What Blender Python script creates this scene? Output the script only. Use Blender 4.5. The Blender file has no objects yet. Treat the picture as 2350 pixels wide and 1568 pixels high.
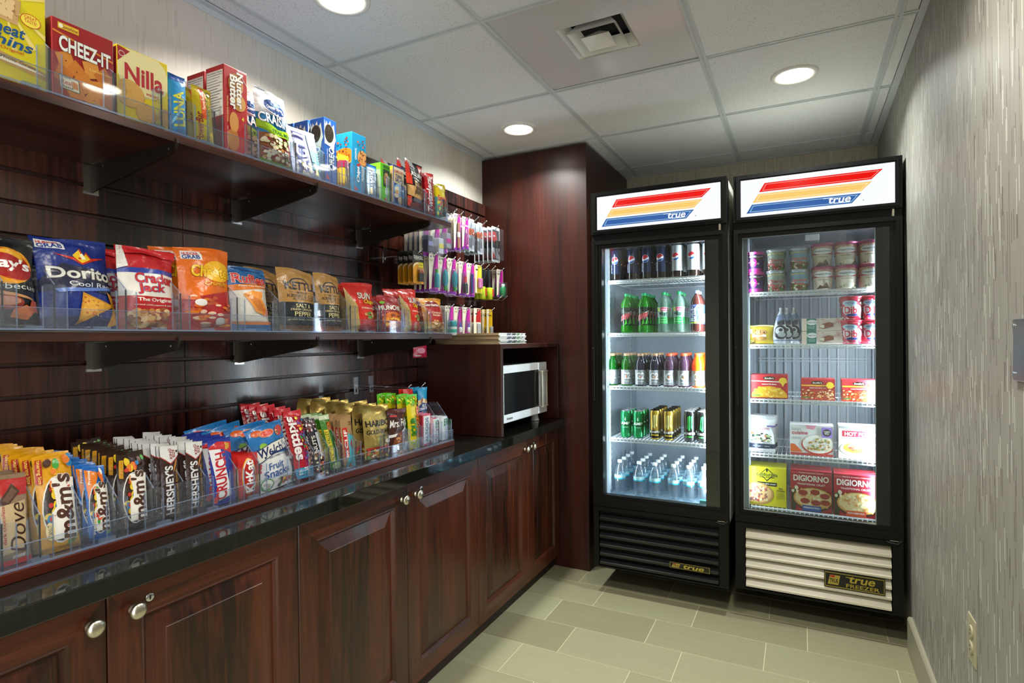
import bpy, bmesh, math, random
import numpy as np
from mathutils import Matrix, Vector
random.seed(7)
S = bpy.context.scene
COL = S.collection
PI = math.pi

# ---------------------------------------------------------------- camera, world, lights, exposure
CAM = np.array([1.63485, -1.83693, 1.23382])
RV = np.array([0.89174898, 0.45242636, -0.009702989])
UV = np.array([0.00437560, 0.01282013, 0.99990824])
FV = np.array([-0.45250924, 0.89170961, -0.00945270])
FOC, PX, PY = 1307.343, 1175.0, 791.296
cam = bpy.data.cameras.new('camera'); cob = bpy.data.objects.new('camera', cam); COL.objects.link(cob)
cob.matrix_world = Matrix(((RV[0], UV[0], -FV[0], CAM[0]), (RV[1], UV[1], -FV[1], CAM[1]), (RV[2], UV[2], -FV[2], CAM[2]), (0, 0, 0, 1)))
cam.sensor_width = 36; cam.lens = FOC/2350*36; cam.shift_y = (PY-784)/2350; cam.clip_start = .02
S.camera = cob
S.view_settings.view_transform = 'Standard'; S.view_settings.look = 'None'; S.view_settings.gamma = 1
S.view_settings.use_curve_mapping = False
S.view_settings.exposure = 0.42
W = bpy.data.worlds.new('world'); S.world = W; W.use_nodes = True
W.node_tree.nodes['Background'].inputs[0].default_value = (.93, .96, 1, 1)
W.node_tree.nodes['Background'].inputs[1].default_value = 3.6
cy = S.cycles
cy.max_bounces = 7; cy.diffuse_bounces = 3; cy.glossy_bounces = 3; cy.transmission_bounces = 4; cy.transparent_max_bounces = 64
cy.caustics_reflective = False; cy.caustics_refractive = False; cy.sample_clamp_indirect = 4.0
cy.use_adaptive_sampling = True

def light(name, loc, rot, e, col, sx, sy=None, shape='RECTANGLE', spread=PI):
    l = bpy.data.lights.new(name, 'AREA'); l.energy = e; l.color = col; l.shape = shape; l.size = sx
    l.spread = spread
    if sy: l.size_y = sy
    o = bpy.data.objects.new(name, l); COL.objects.link(o); o.location = loc; o.rotation_euler = rot
    return o
ZC = 2.272; XW = 1.989
SPOTS = [(.395, .702), (1.616, .702), (.395, -.515), (1.616, -.515), (.395, -1.734), (1.616, -1.734)]
for (x, y) in SPOTS:
    warm = (1, .94, .84) if y < 0 else (.97, 1, .96)
    light('downlight_lamp', (x, y, ZC-.012), (0, 0, 0), 9.0, warm, .13, shape='DISK', spread=2.45)

def ray(u, v):
    return FV + RV*((u-PX)/FOC) - UV*((v-PY)/FOC)
def on(ax, c, u, v):
    d = ray(u, v); t = (c-CAM[ax])/d[ax]; return CAM+t*d
def YX(u, v, x): return float(on(0, x, u, v)[1])
def XY(u, v, y): return float(on(1, y, u, v)[0])

# ---------------------------------------------------------------- materials
def lin(h):
    h = h.lstrip('#'); h = ''.join(q*2 for q in h) if len(h) == 3 else h; c = [int(h[i:i+2], 16)/255 for i in (0, 2, 4)]
    return tuple((x/12.92 if x <= .04045 else ((x+.055)/1.055)**2.4) for x in c)+(1,)
MC = {}
def nt(m):
    m.use_nodes = True; n = m.node_tree.nodes; l = m.node_tree.links; b = n['Principled BSDF']; return n, l, b
def node(n, t, **k):
    x = n.new(t)
    for a, v in k.items():
        if a.startswith('i_'):
            x.inputs[int(a[2:])].default_value = v
        else: setattr(x, a, v)
    return x
def coords(n, l, scale, obj=False):
    if obj: g = node(n, 'ShaderNodeTexCoord').outputs['Object']
    else: g = node(n, 'ShaderNodeNewGeometry').outputs['Position']
    mp = node(n, 'ShaderNodeMapping'); mp.inputs['Scale'].default_value = scale
    l.new(g, mp.inputs[0]); return mp.outputs[0]
FIN = {'foil': (.27, .5, .35, 90), 'card': (.42, .5, .0, 0), 'matte': (.7, .3, 0, 0), 'gloss': (.12, .5, .0, 0), 'paper': (.8, .2, .05, 60)}
def M(hexc, fin='card', metal=0, rough=None):
    key = (hexc, fin, metal, rough)
    if key in MC: return MC[key]
    m = bpy.data.materials.new('%s_%s' % (fin, hexc)); n, l, b = nt(m)
    r, sp, bump, sc = FIN[fin]
    b.inputs['Base Color'].default_value = lin(hexc)
    b.inputs['Roughness'].default_value = r if rough is None else rough
    b.inputs['Specular IOR Level'].default_value = .22 if fin == 'card' and sum(lin(hexc)[:3]) < .03 else sp
    b.inputs['Metallic'].default_value = metal
    # faint print / pulp variation
    c = coords(n, l, (1, 1, 1), True)
    nz = node(n, 'ShaderNodeTexNoise'); nz.inputs['Scale'].default_value = sc or 45; nz.inputs['Detail'].default_value = 1
    l.new(c, nz.inputs[0])
    mr = node(n, 'ShaderNodeMapRange'); mr.inputs[3].default_value = (b.inputs['Roughness'].default_value)*.85; mr.inputs[4].default_value = min(1, b.inputs['Roughness'].default_value*1.2)
    l.new(nz.outputs[0], mr.inputs[0]); l.new(mr.outputs[0], b.inputs['Roughness'])
    if bump:
        bp = node(n, 'ShaderNodeBump'); bp.inputs['Strength'].default_value = bump; bp.inputs['Distance'].default_value = .0035
        l.new(nz.outputs[0], bp.inputs['Height']); l.new(bp.outputs[0], b.inputs['Normal'])
    MC[key] = m; return m
def GOLD(): return M('#bda25a', 'foil', .75, .33)
def emis(name, hexc, s, mixc=None):
    m = bpy.data.materials.new(name); n, l, b = nt(m)
    b.inputs['Base Color'].default_value = (0, 0, 0, 1) if mixc is None else lin(mixc)
    b.inputs['Emission Color'].default_value = lin(hexc); b.inputs['Emission Strength'].default_value = s
    b.inputs['Roughness'].default_value = .15
    return m
def clear(name, tint='#ffffff', refl=1.0, rough=.03, dens=0.0, dcol='#cfd6e0'):
    m = bpy.data.materials.new(name); n, l, b = nt(m); n.remove(b); out = n['Material Output']
    tr = node(n, 'ShaderNodeBsdfTransparent'); tr.inputs[0].default_value = lin(tint)
    gl = node(n, 'ShaderNodeBsdfGlossy'); gl.inputs['Roughness'].default_value = rough; gl.inputs[0].default_value = (1, 1, 1, 1)
    lw = node(n, 'ShaderNodeLayerWeight'); pw = node(n, 'ShaderNodeMath', operation='POWER'); l.new(lw.outputs['Facing'], pw.inputs[0]); pw.inputs[1].default_value = 5
    ml = node(n, 'ShaderNodeMath', operation='MULTIPLY_ADD'); ml.inputs[1].default_value = .8; ml.inputs[2].default_value = .035*refl; l.new(pw.outputs[0], ml.inputs[0])
    nz = node(n, 'ShaderNodeTexNoise'); nz.inputs['Scale'].default_value = 3
    l.new(coords(n, l, (1, 1, 1)), nz.inputs[0])
    mr = node(n, 'ShaderNodeMapRange'); mr.inputs[3].default_value = rough*.6; mr.inputs[4].default_value = rough*1.5
    l.new(nz.outputs[0], mr.inputs[0]); l.new(mr.outputs[0], gl.inputs['Roughness'])
    mx = node(n, 'ShaderNodeMixShader'); l.new(ml.outputs[0], mx.inputs[0]); l.new(tr.outputs[0], mx.inputs[1]); l.new(gl.outputs[0], mx.inputs[2])
    last = mx.outputs[0]
    if dens > 0:
        df = node(n, 'ShaderNodeBsdfDiffuse'); df.inputs[0].default_value = lin(dcol)
        m2 = node(n, 'ShaderNodeMixShader'); m2.inputs[0].default_value = dens; l.new(last, m2.inputs[1]); l.new(df.outputs[0], m2.inputs[2]); last = m2.outputs[0]
    l.new(last, out.inputs[0]); return m
def wood(name, dark, light_, axis, fine=1.0, rough=.3, contrast=1.0, coat=.0, wave=False, bump=.06):
    m = bpy.data.materials.new(name); n, l, b = nt(m)
    sc = {'z': (60*fine, 60*fine, 3.0), 'y': (60*fine, 3.0, 60*fine), 'x': (3, 60*fine, 60*fine)}[axis]
    c = coords(n, l, sc)
    nz = node(n, 'ShaderNodeTexNoise'); nz.inputs['Scale'].default_value = 1.0; nz.inputs['Detail'].default_value = 4; nz.inputs['Roughness'].default_value = .65
    nz.inputs['Distortion'].default_value = 1.2 if wave else .25
    l.new(c, nz.inputs[0])
    sc2 = {'z': (9*fine, 9*fine, .8), 'y': (9*fine, .8, 9*fine), 'x': (.8, 9*fine, 9*fine)}[axis]
    nz2 = node(n, 'ShaderNodeTexNoise'); nz2.inputs['Scale'].default_value = 1.0; nz2.inputs['Detail'].default_value = 2; l.new(coords(n, l, sc2), nz2.inputs[0])
    ad = node(n, 'ShaderNodeMath', operation='ADD'); l.new(nz.outputs[0], ad.inputs[0]); l.new(nz2.outputs[0], ad.inputs[1])
    cr = node(n, 'ShaderNodeValToRGB'); e = cr.color_ramp.elements
    e[0].position = .5-.13/contrast; e[0].color = lin(dark); e[1].position = .5+.13/contrast; e[1].color = lin(light_)
    hf = node(n, 'ShaderNodeMath', operation='MULTIPLY'); hf.inputs[1].default_value = .5; l.new(ad.outputs[0], hf.inputs[0])
    l.new(hf.outputs[0], cr.inputs[0]); l.new(cr.outputs[0], b.inputs['Base Color'])
    b.inputs['Roughness'].default_value = rough; b.inputs['Coat Weight'].default_value = coat; b.inputs['Coat Roughness'].default_value = .12
    bp = node(n, 'ShaderNodeBump'); bp.inputs['Strength'].default_value = bump; bp.inputs['Distance'].default_value = .001
    l.new(nz.outputs[0], bp.inputs['Height']); l.new(bp.outputs[0], b.inputs['Normal'])
    return m
def wallpaper(name, base, dark, lite, amt, along):
    m = bpy.data.materials.new(name); n, l, b = nt(m)
    g = node(n, 'ShaderNodeNewGeometry').outputs['Position']; sp = node(n, 'ShaderNodeSeparateXYZ'); l.new(g, sp.inputs[0])
    def math_(op, a, bb=None, c=None):
        x = node(n, 'ShaderNodeMath', operation=op)
        for i, v in enumerate((a, bb, c)):
            if v is None: continue
            if isinstance(v, (int, float)): x.inputs[i].default_value = v
            else: l.new(v, x.inputs[i])
        return x.outputs[0]
    def dash(cols, zs, seed, lo):
        u = math_('FLOOR', math_('MULTIPLY', sp.outputs[along], cols))
        wn = node(n, 'ShaderNodeTexWhiteNoise', noise_dimensions='2D'); cb = node(n, 'ShaderNodeCombineXYZ'); l.new(u, cb.inputs[0]); cb.inputs[1].default_value = seed; l.new(cb.outputs[0], wn.inputs['Vector'])
        zz = math_('FLOOR', math_('ADD', math_('MULTIPLY', sp.outputs[2], zs), math_('MULTIPLY', wn.outputs[0], 9.0)))
        w2 = node(n, 'ShaderNodeTexWhiteNoise', noise_dimensions='2D'); cb2 = node(n, 'ShaderNodeCombineXYZ'); l.new(u, cb2.inputs[0]); l.new(zz, cb2.inputs[1]); l.new(cb2.outputs[0], w2.inputs['Vector'])
        return math_('GREATER_THAN', w2.outputs[0], lo)
    nz = node(n, 'ShaderNodeTexNoise'); nz.inputs['Scale'].default_value = 1; nz.inputs['Detail'].default_value = 3
    l.new(coords(n, l, (260, 260, 6)), nz.inputs[0])
    def mix(f, a, bb):
        x = node(n, 'ShaderNodeMix', data_type='RGBA')
        if isinstance(f, (int, float)): x.inputs[0].default_value = f
        else: l.new(f, x.inputs[0])
        for i, v in ((6, a), (7, bb)):
            if isinstance(v, tuple): x.inputs[i].default_value = v
            else: l.new(v, x.inputs[i])
        return x.outputs[2]
    c0 = mix(nz.outputs[0], lin(dark), lin(lite)); c1 = mix(.55, c0, lin(base))
    c2 = mix(math_('MULTIPLY', dash(230, 17, 3., .90), amt), c1, lin(dark))
    c3 = mix(math_('MULTIPLY', dash(190, 15, 8., .93), amt), c2, lin(lite))
    l.new(c3, b.inputs['Base Color']); b.inputs['Roughness'].default_value = .5
    d = math_('ADD', dash(190, 15, 8., .93), math_('MULTIPLY', nz.outputs[0], .6))
    bp = node(n, 'ShaderNodeBump'); bp.inputs['Strength'].default_value = .35; bp.inputs['Distance'].default_value = .0006; l.new(d, bp.inputs['Height']); l.new(bp.outputs[0], b.inputs['Normal'])
    return m
def ceiling_mat():
    m = bpy.data.materials.new('mineral_fibre'); n, l, b = nt(m)
    c = coords(n, l, (1, 1, 1))
    vo = node(n, 'ShaderNodeTexVoronoi'); vo.inputs['Scale'].default_value = 150; l.new(c, vo.inputs['Vector'])
    nz = node(n, 'ShaderNodeTexNoise'); nz.inputs['Scale'].default_value = 9; l.new(c, nz.inputs[0])
    n2 = node(n, 'ShaderNodeTexNoise'); n2.inputs['Scale'].default_value = 260; n2.inputs['Detail'].default_value = 2; l.new(c, n2.inputs[0])
    mr = node(n, 'ShaderNodeMapRange'); mr.inputs[1].default_value = .12; mr.inputs[2].default_value = .2; l.new(vo.outputs['Distance'], mr.inputs[0])
    m2 = node(n, 'ShaderNodeMapRange'); m2.inputs[1].default_value = .4; m2.inputs[2].default_value = .5; m2.inputs[3].default_value = 1; m2.inputs[4].default_value = 0
    l.new(nz.outputs[0], m2.inputs[0])
    mx = node(n, 'ShaderNodeMath', operation='MAXIMUM'); l.new(mr.outputs[0], mx.inputs[0]); l.new(m2.outputs[0], mx.inputs[1])
    oi = node(n, 'ShaderNodeObjectInfo'); mr3 = node(n, 'ShaderNodeMapRange'); mr3.inputs[3].default_value = .93; mr3.inputs[4].default_value = 1.0; l.new(oi.outputs['Random'], mr3.inputs[0])
    mi = node(n, 'ShaderNodeMix', data_type='RGBA'); mi.inputs[6].default_value = lin('#6c675c'); mi.inputs[7].default_value = lin('#e9edf0'); l.new(mx.outputs[0], mi.inputs[0])
    ml = node(n, 'ShaderNodeVectorMath', operation='SCALE'); l.new(mi.outputs[2], ml.inputs[0]); l.new(mr3.outputs[0], ml.inputs['Scale'])
    l.new(ml.outputs[0], b.inputs['Base Color']); b.inputs['Roughness'].default_value = .9
    bp = node(n, 'ShaderNodeBump'); bp.inputs['Strength'].default_value = .5; bp.inputs['Distance'].default_value = .002; l.new(n2.outputs[0], bp.inputs['Height']); l.new(bp.outputs[0], b.inputs['Normal'])
    return m
def floor_mat():
    m = bpy.data.materials.new('porcelain_tile'); n, l, b = nt(m)
    c = coords(n, l, (3, 130, 1)); nz = node(n, 'ShaderNodeTexNoise'); nz.inputs['Scale'].default_value = 1; nz.inputs['Detail'].default_value = 3; l.new(c, nz.inputs[0])
    oi = node(n, 'ShaderNodeObjectInfo')
    cr = node(n, 'ShaderNodeValToRGB'); e = cr.color_ramp.elements; e[0].color = lin('#868368'); e[1].color = lin('#98987a'); l.new(oi.outputs['Random'], cr.inputs[0])
    mr = node(n, 'ShaderNodeMapRange'); mr.inputs[3].default_value = .86; mr.inputs[4].default_value = 1.1; l.new(nz.outputs[0], mr.inputs[0])
    vm = node(n, 'ShaderNodeVectorMath', operation='SCALE'); l.new(cr.outputs[0], vm.inputs[0]); l.new(mr.outputs[0], vm.inputs['Scale']); l.new(vm.outputs[0], b.inputs['Base Color'])
    b.inputs['Roughness'].default_value = .42
    return m
def granite():
    m = bpy.data.materials.new('black_granite'); n, l, b = nt(m)
    c = coords(n, l, (1, 1, 1)); vo = node(n, 'ShaderNodeTexVoronoi'); vo.inputs['Scale'].default_value = 500; l.new(c, vo.inputs['Vector'])
    cr = node(n, 'ShaderNodeValToRGB'); e = cr.color_ramp.elements; e[0].color = lin('#23241f'); e[0].position = .05; e[1].color = lin('#151612'); e[1].position = .25
    l.new(vo.outputs['Distance'], cr.inputs[0]); l.new(cr.outputs[0], b.inputs['Base Color']); b.inputs['Roughness'].default_value = .05; b.inputs['IOR'].default_value = 1.6
    return m
def brushed(name, hexc, rough=.3, metal=1.0):
    m = bpy.data.materials.new(name); n, l, b = nt(m)
    nz = node(n, 'ShaderNodeTexNoise'); nz.inputs['Scale'].default_value = 60; l.new(coords(n, l, (1, 1, 8), True), nz.inputs[0])
    mr = node(n, 'ShaderNodeMapRange'); mr.inputs[3].default_value = rough*.8; mr.inputs[4].default_value = rough*1.25; l.new(nz.outputs[0], mr.inputs[0]); l.new(mr.outputs[0], b.inputs['Roughness'])
    b.inputs['Base Color'].default_value = lin(hexc); b.inputs['Metallic'].default_value = metal
    return m
LAM_Z = wood('rosewood_laminate', '#140c0b', '#562a20', 'z', 1.0, .22, 1.8, .5, False, .0)
LAM_Y = wood('rosewood_laminate_shelf', '#221110', '#502619', 'y', 1.0, .28, 1.5, .3, False, .0)
CHERRY = wood('cherry_door', '#1a0703', '#50230f', 'z', .8, .34, 1.25, .1, True)
CHERRY_Y = wood('cherry_rail', '#1a0703', '#50230f', 'y', .8, .34, 1.25, .1, True)
MAHO = wood('mahogany_veneer', '#200905', '#42180c', 'z', 1.3, .36, 1.0, .05)
DARKREC = wood('slat_groove_core', '#2a1a17', '#4a3028', 'y', 1, .35, 1)
WP_L = wallpaper('wallpaper_left', '#d6d1c6', '#c3bcaf', '#e2ddd3', .5, 1)  # left wall's stronger light is put into this paler copy of the wallpaper
WP_B = wallpaper('wallpaper_back', '#bdb6a6', '#a49c8c', '#cfcabc', .8, 0)
WP_R = wallpaper('wallpaper_right', '#85847b', '#6a655e', '#b4b7ae', .95, 1)  # same wallpaper as the left wall, its shade put into darker colours
CEIL = ceiling_mat(); TILE = floor_mat(); GRAN = granite()
GROUT = M('#b9b594', 'matte'); GRID = M('#ccd3d6', 'card'); WHITE = M('#e8e9e6', 'card')
BLACKP = M('#0b0c0b', 'card', 0, .42); BLACKM = M('#0c0c0c', 'card', 0, .5)
NICK = brushed('satin_nickel', '#cfc9b8', .28); CHROME = brushed('chrome', '#d8dade', .15); STEEL = brushed('zinc_bracket', '#a39d8c', .35)
ACRY = clear('clear_acrylic', '#f8fafc', 1.3, .03, .02, '#cdd6e6'); ACRE = clear('acrylic_edge', '#dfe8f4', 2.5, .1, .22, '#a9b6cc')
GLASS = clear('fridge_glass', '#eef4f4', .9, .01); BUB = clear('blister_plastic', '#f6f8fa', 1.3, .08, .02)

# ---------------------------------------------------------------- mesh helpers
def mesh_obj(name, verts, faces, mats, mi=None, smooth=None, parent=None, loc=None, link=True):
    me = bpy.data.meshes.new(name); me.from_pydata([tuple(v) for v in verts], [], [tuple(f) for f in faces])
    for m in (mats if isinstance(mats, (list, tuple)) else [mats]): me.materials.append(m)
    if mi is not None: me.polygons.foreach_set('material_index', np.array(mi, dtype=np.int32))
    if smooth is not None:
        me.polygons.foreach_set('use_smooth', np.full(len(faces), bool(smooth)) if isinstance(smooth, (bool, int)) else np.array(smooth, dtype=bool))
    me.update()
    o = bpy.data.objects.new(name, me)
    if link: COL.objects.link(o)
    if parent is not None: o.parent = parent
    if loc is not None: o.location = loc
    return o
class G:
    def __init__(s): s.v = []; s.f = []; s.m = []; s.sm = []; s.mats = []
    def mi(s, m):
        if m not in s.mats: s.mats.append(m)
        return s.mats.index(m)
    def add(s, vs, fs, m, smooth=False):
        k = len(s.v); s.v += [tuple(map(float, v)) for v in vs]; s.f += [tuple(i+k for i in f) for f in fs]; i = s.mi(m); s.m += [i]*len(fs); s.sm += [smooth]*len(fs)
    def box(s, x0, x1, y0, y1, z0, z1, m):
        vs = [(x, y, z) for x in (x0, x1) for y in (y0, y1) for z in (z0, z1)]
        s.add(vs, [(0, 1, 3, 2), (4, 6, 7, 5), (0, 4, 5, 1), (2, 3, 7, 6), (0, 2, 6, 4), (1, 5, 7, 3)], m); return s
    def bbox(s, x0, x1, y0, y1, z0, z1, m, b=.002):
        bm = bmesh.new(); bmesh.ops.create_cube(bm, size=1)
        for v in bm.verts: v.co = Vector(((x0+x1)/2+v.co.x*(x1-x0), (y0+y1)/2+v.co.y*(y1-y0), (z0+z1)/2+v.co.z*(z1-z0)))
        bmesh.ops.bevel(bm, geom=list(bm.edges), offset=b, segments=2, profile=.5, affect='EDGES')
        bm.verts.index_update(); s.add([v.co for v in bm.verts], [[v.index for v in f.verts] for f in bm.faces], m); bm.free(); return s
    def prism(s, pts, axis, a, b, m):
        n = len(pts)
        def mk(p, c): q = list(p); q.insert(axis, c); return q
        vs = [mk(p, a) for p in pts]+[mk(p, b) for p in pts]
        s.add(vs, [tuple(range(n))[::-1], tuple(range(n, 2*n))]+[(i, (i+1) % n, n+(i+1) % n, n+i) for i in range(n)], m); return s
    def lathe(s, prof, m, n=20, c=(0, 0), smooth=True, cap=True, rz=1.0):
        vs = []
        for (r, z) in prof:
            for k in range(n): a = 2*PI*k/n; vs.append((c[0]+r*math.cos(a), c[1]+r*math.sin(a)*rz, z))
        fs = [(i*n+k, i*n+(k+1) % n, (i+1)*n+(k+1) % n, (i+1)*n+k) for i in range(len(prof)-1) for k in range(n)]
        s.add(vs, fs, m, smooth)
        if cap:
            s.add(vs[:n], [tuple(range(n))[::-1]], m); s.add(vs[-n:], [tuple(range(n))], m)
        return s
    def tube(s, path, r, m, n=8):
        P = [np.array(p, float) for p in path]; vs = []; k = len(P)
        up0 = None
        for i, p in enumerate(P):
            t = P[min(i+1, k-1)]-P[max(i-1, 0)]; t = t/np.linalg.norm(t)
            if up0 is None: up0 = np.array([0, 0, 1.]) if abs(t[2]) < .9 else np.array([1., 0, 0])
            a = np.cross(t, up0); a /= np.linalg.norm(a); b = np.cross(a, t); up0 = b
            for j in range(n): th = 2*PI*j/n; vs.append(p+r*(a*math.cos(th)+b*math.sin(th)))
        fs = [(i*n+j, i*n+(j+1) % n, (i+1)*n+(j+1) % n, (i+1)*n+j) for i in range(k-1) for j in range(n)]
        fs += [tuple(range(n))[::-1], tuple(range((k-1)*n, k*n))]
        s.add(vs, fs, m, True); return s
    def frame(s, x0, x1, z0, z1, X0, X1, Z0, Z1, y0, y1, m):
        """rectangular frame in the xz plane, outer x0..x1 z0..z1, opening X0..X1 Z0..Z1"""
        s.box(x0, X0, y0, y1, z0, z1, m); s.box(X1, x1, y0, y1, z0, z1, m); s.box(X0, X1, y0, y1, z0, Z0, m); s.box(X0, X1, y0, y1, Z1, z1, m); return s
    def ob(s, name, parent=None, loc=None):
        return mesh_obj(name, s.v, s.f, s.mats, s.m, s.sm, parent, loc)
def empty(name, loc=(0, 0, 0), rz=0):
    o = bpy.data.objects.new(name, None); COL.objects.link(o); o.location = loc; o.rotation_euler = (0, 0, rz); o.empty_display_size = .02; return o
USED = {}
def tag(o, label, cat, group=None):
    o['label'] = label; o['category'] = cat
    if group: o['group'] = group
    USED.setdefault(label, []).append(o.name); return o
def kind(o, k='structure'): o['kind'] = k; return o
def setloc(root, p):
    """root empties sit at the thing's base: move the parts back so they keep their world place"""
    for ch in root.children: ch.location = Vector(ch.location)-Vector(p)
    root.location = p
def dup(root):
    r = root.copy(); COL.objects.link(r)
    for ch in list(root.children):
        c = ch.copy(); COL.objects.link(c); c.parent = r
        for g in ch.children: d = g.copy(); COL.objects.link(d); d.parent = c
    return r
# ================================================================ SETTING
FLX = 2.03; YF = -3.0; YB = 1.819
kind(G().box(-.1, FLX+.1, YF, YB+.1, -.05, -.006, M('#8c8872', 'matte')).ob('floor_slab'))
fl = kind(empty('floor'))
G().box(0, FLX, YF, YB, -.006, -.0015, GROUT).ob('grout_bed', fl)
k = -19
y = .876-.2155*18
row = 0
me_cache = {}
rows = []
for r in range(-18, 5):
    y0 = .876+.2155*r; y1 = min(y0+.2155, YB)
    x = (.623 if r % 2 == 0 else .771)-.4405*2
    while x < FLX:
        a, b = max(x, 0), min(x+.4405, FLX)
        if b-a > .02 and y1-y0 > .02:
            key = (round(b-a, 3), round(y1-y0, 3))
            if key not in me_cache:
                o = G().bbox(.0018, b-a-.0018, .0018, y1-y0-.0018, -.006, 0, TILE, .0012).ob('tile', fl, (a, y0, 0)); me_cache[key] = o.data
            else:
                o = bpy.data.objects.new('tile', me_cache[key]); COL.objects.link(o); o.parent = fl; o.location = (a, y0, 0)
        x += .4405
# walls
w = kind(G().box(-.1, 0, YF, YB, 0, ZC+.1, WP_L).ob('wall_left'))
w = kind(G().box(-.1, FLX+.1, YB, YB+.1, 0, ZC+.1, WP_B).ob('wall_back'))
def xr(y, z): return 2.012+.008*y
YO = -2.0   # unseen right-wall opening from here back, added to let world light in
vs = [(xr(YO, 0), YO, 0), (xr(YB, 0), YB, 0), (xr(YB, 1)-.02, YB, ZC+.1), (xr(YO, 1)-.02, YO, ZC+.1)]
vs += [(2.13, v[1], v[2]) for v in vs]
w = kind(mesh_obj('wall_right', vs, [(0, 3, 2, 1), (4, 5, 6, 7), (0, 1, 5, 4), (2, 3, 7, 6), (1, 2, 6, 5), (0, 4, 7, 3)], WP_R))
w = kind(G().box(-.1, 2.13, YF-.1, YF, 0, ZC+.1, WP_B).ob('wall_front'))
bb = G(); bb.prism([(xr(0, 0)-.011, 0), (xr(0, 0)-.011, .125), (xr(0, 0)-.006, .133), (xr(0, 0)+.01, .133), (xr(0, 0)+.01, 0)], 1, YO, .84, M('#9a9782', 'card'))
kind(bb.ob('baseboard_right'))
# ceiling
cl = kind(empty('ceiling', (0, 0, ZC)))
G().box(-.1, 2.13, YF, YB+.1, .06, .1, WHITE).ob('slab', cl)
gx = [.02, .094, .7036, 1.3132, 1.9228, XW-.012]
gy = [.397+.6096*i for i in range(-5, 3)]+[YB-.02]
gy0 = [YF]+gy
for i in range(len(gx)-1):
    for j in range(len(gy0)-1):
        if abs(gx[i]-.7036) < .01 and abs(gy0[j]+.2126) < .01: continue
        hole = None
        for (sx, sy) in SPOTS:
            if gx[i] < sx < gx[i+1] and gy0[j] < sy < gy0[j+1]: hole = (sx, sy)
        a, b, c, d = gx[i]+.004, gx[i+1]-.004, gy0[j]+.004, gy0[j+1]-.004
        if not hole:
            G().box(a, b, c, d, .004, .02, CEIL).ob('tile', cl)
        else:
            g = G(); n = 32; vs = []; R = .078
            for q in range(n):
                t = 2*PI*q/n+PI/4; vs.append((hole[0]+R*math.cos(t), hole[1]+R*math.sin(t), .004))
            for q in range(n):
                t = 2*PI*q/n+PI/4; cx, sy_ = math.cos(t), math.sin(t); mm = max(abs(cx), abs(sy_))
                ux, uy = cx/mm, sy_/mm
                X = hole[0]+ux*((b-hole[0]) if ux > 0 else (hole[0]-a)); Y = hole[1]+uy*((d-hole[1]) if uy > 0 else (hole[1]-c)); vs.append((X, Y, .004))
            vs += [(x_, y_, .02) for (x_, y_, _) in vs[:n]]
            g.add(vs, [(q, (q+1) % n, n+(q+1) % n, n+q) for q in range(n)]+[(q, 2*n+q, 2*n+(q+1) % n, (q+1) % n) for q in range(n)], CEIL); g.ob('tile', cl)
for x in gx[1:-1]:
    G().box(x-.012, x-.003, YF, YB, 0, .004, GRID).box(x+.003, x+.012, YF, YB, 0, .004, GRID).box(x-.003, x+.003, YF, YB, .0025, .006, GRID).ob('grid_runner', cl)
for y in gy[:-1]:
    G().box(.0, XW+.01, y-.012, y-.003, .0005, .0045, GRID).box(.0, XW+.01, y+.003, y+.012, .0005, .0045, GRID).box(0, XW, y-.003, y+.003, .003, .007, GRID).ob('grid_cross_tee', cl)
G().box(0, .022, YF, YB, -.001, .003, GRID).box(0, .002, YF, YB, -.02, .0, GRID).ob('wall_angle', cl)
G().box(XW-.014, XW+.02, YF, YB, -.001, .003, GRID).ob('wall_angle', cl)
G().box(0, XW+.01, YB-.022, YB, -.0015, .003, GRID).ob('wall_angle', cl)
# downlights
LENS = emis('lamp_lens', '#fff6e4', 9.0)
for i, (x, y) in enumerate(SPOTS):
    t = empty('downlight', (x, y, ZC))
    nm = ['glowing round recessed ceiling light nearest the tall mahogany cabinet', 'glowing round recessed ceiling light above the white freezer grille side, near the plain wall',
          'glowing round recessed ceiling light over the cracker boxes, cut by the top edge', 'recessed ceiling light near the plain wall, out of frame above',
          'recessed ceiling light above the camera on the shelf side', 'recessed ceiling light above the camera on the plain wall side'][i]
    tag(t, nm, 'ceiling light')
    G().lathe([(.066, .004), (.067, -.004), (.078, -.006), (.086, -.003), (.087, .003)], WHITE, 40, cap=False).ob('trim_ring', t)
    G().lathe([(.066, -.001), (.06, .0015), (.03, .003), (.001, .0035)], LENS, 32, cap=False).ob('lens', t)
# vent panel
t = empty('air_vent', (1.0084, .092, ZC)); tag(t, 'glossy white metal ceiling panel with a square stepped air diffuser', 'air vent')
SAT = M('#cfd0d2', 'card', 0, .16)
vx0, vx1, vy0, vy1 = .897-1.0084, 1.128-1.0084, -.033-.092, .194-.092
P0, P1 = -.3, .3
g = G(); z = .006
g.box(P0, vx0, P0, P1, z, z+.002, SAT).box(vx1, P1, P0, P1, z, z+.002, SAT).box(vx0, vx1, P0, vy0, z, z+.002, SAT).box(vx0, vx1, vy1, P1, z, z+.002, SAT); g.ob('metal_panel', t)
def ringcone(a0, z0, a1, z1, m, name):
    cx, cy_ = (vx0+vx1)/2, (vy0+vy1)/2; g = G(); vs = []
    for (a, zz) in ((a0, z0), (a1, z1)):
        vs += [(cx-a, cy_-a, zz), (cx+a, cy_-a, zz), (cx+a, cy_+a, zz), (cx-a, cy_+a, zz)]
    vs2 = [(v[0], v[1], v[2]+.0015) for v in vs]
    fs = [(i, (i+1) % 4, 4+(i+1) % 4, 4+i) for i in range(4)]
    g.add(vs, fs, m); g.add(vs2, fs, m); g.ob(name, t)
ringcone(.115, .006, .088, .045, WHITE, 'collar')
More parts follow.
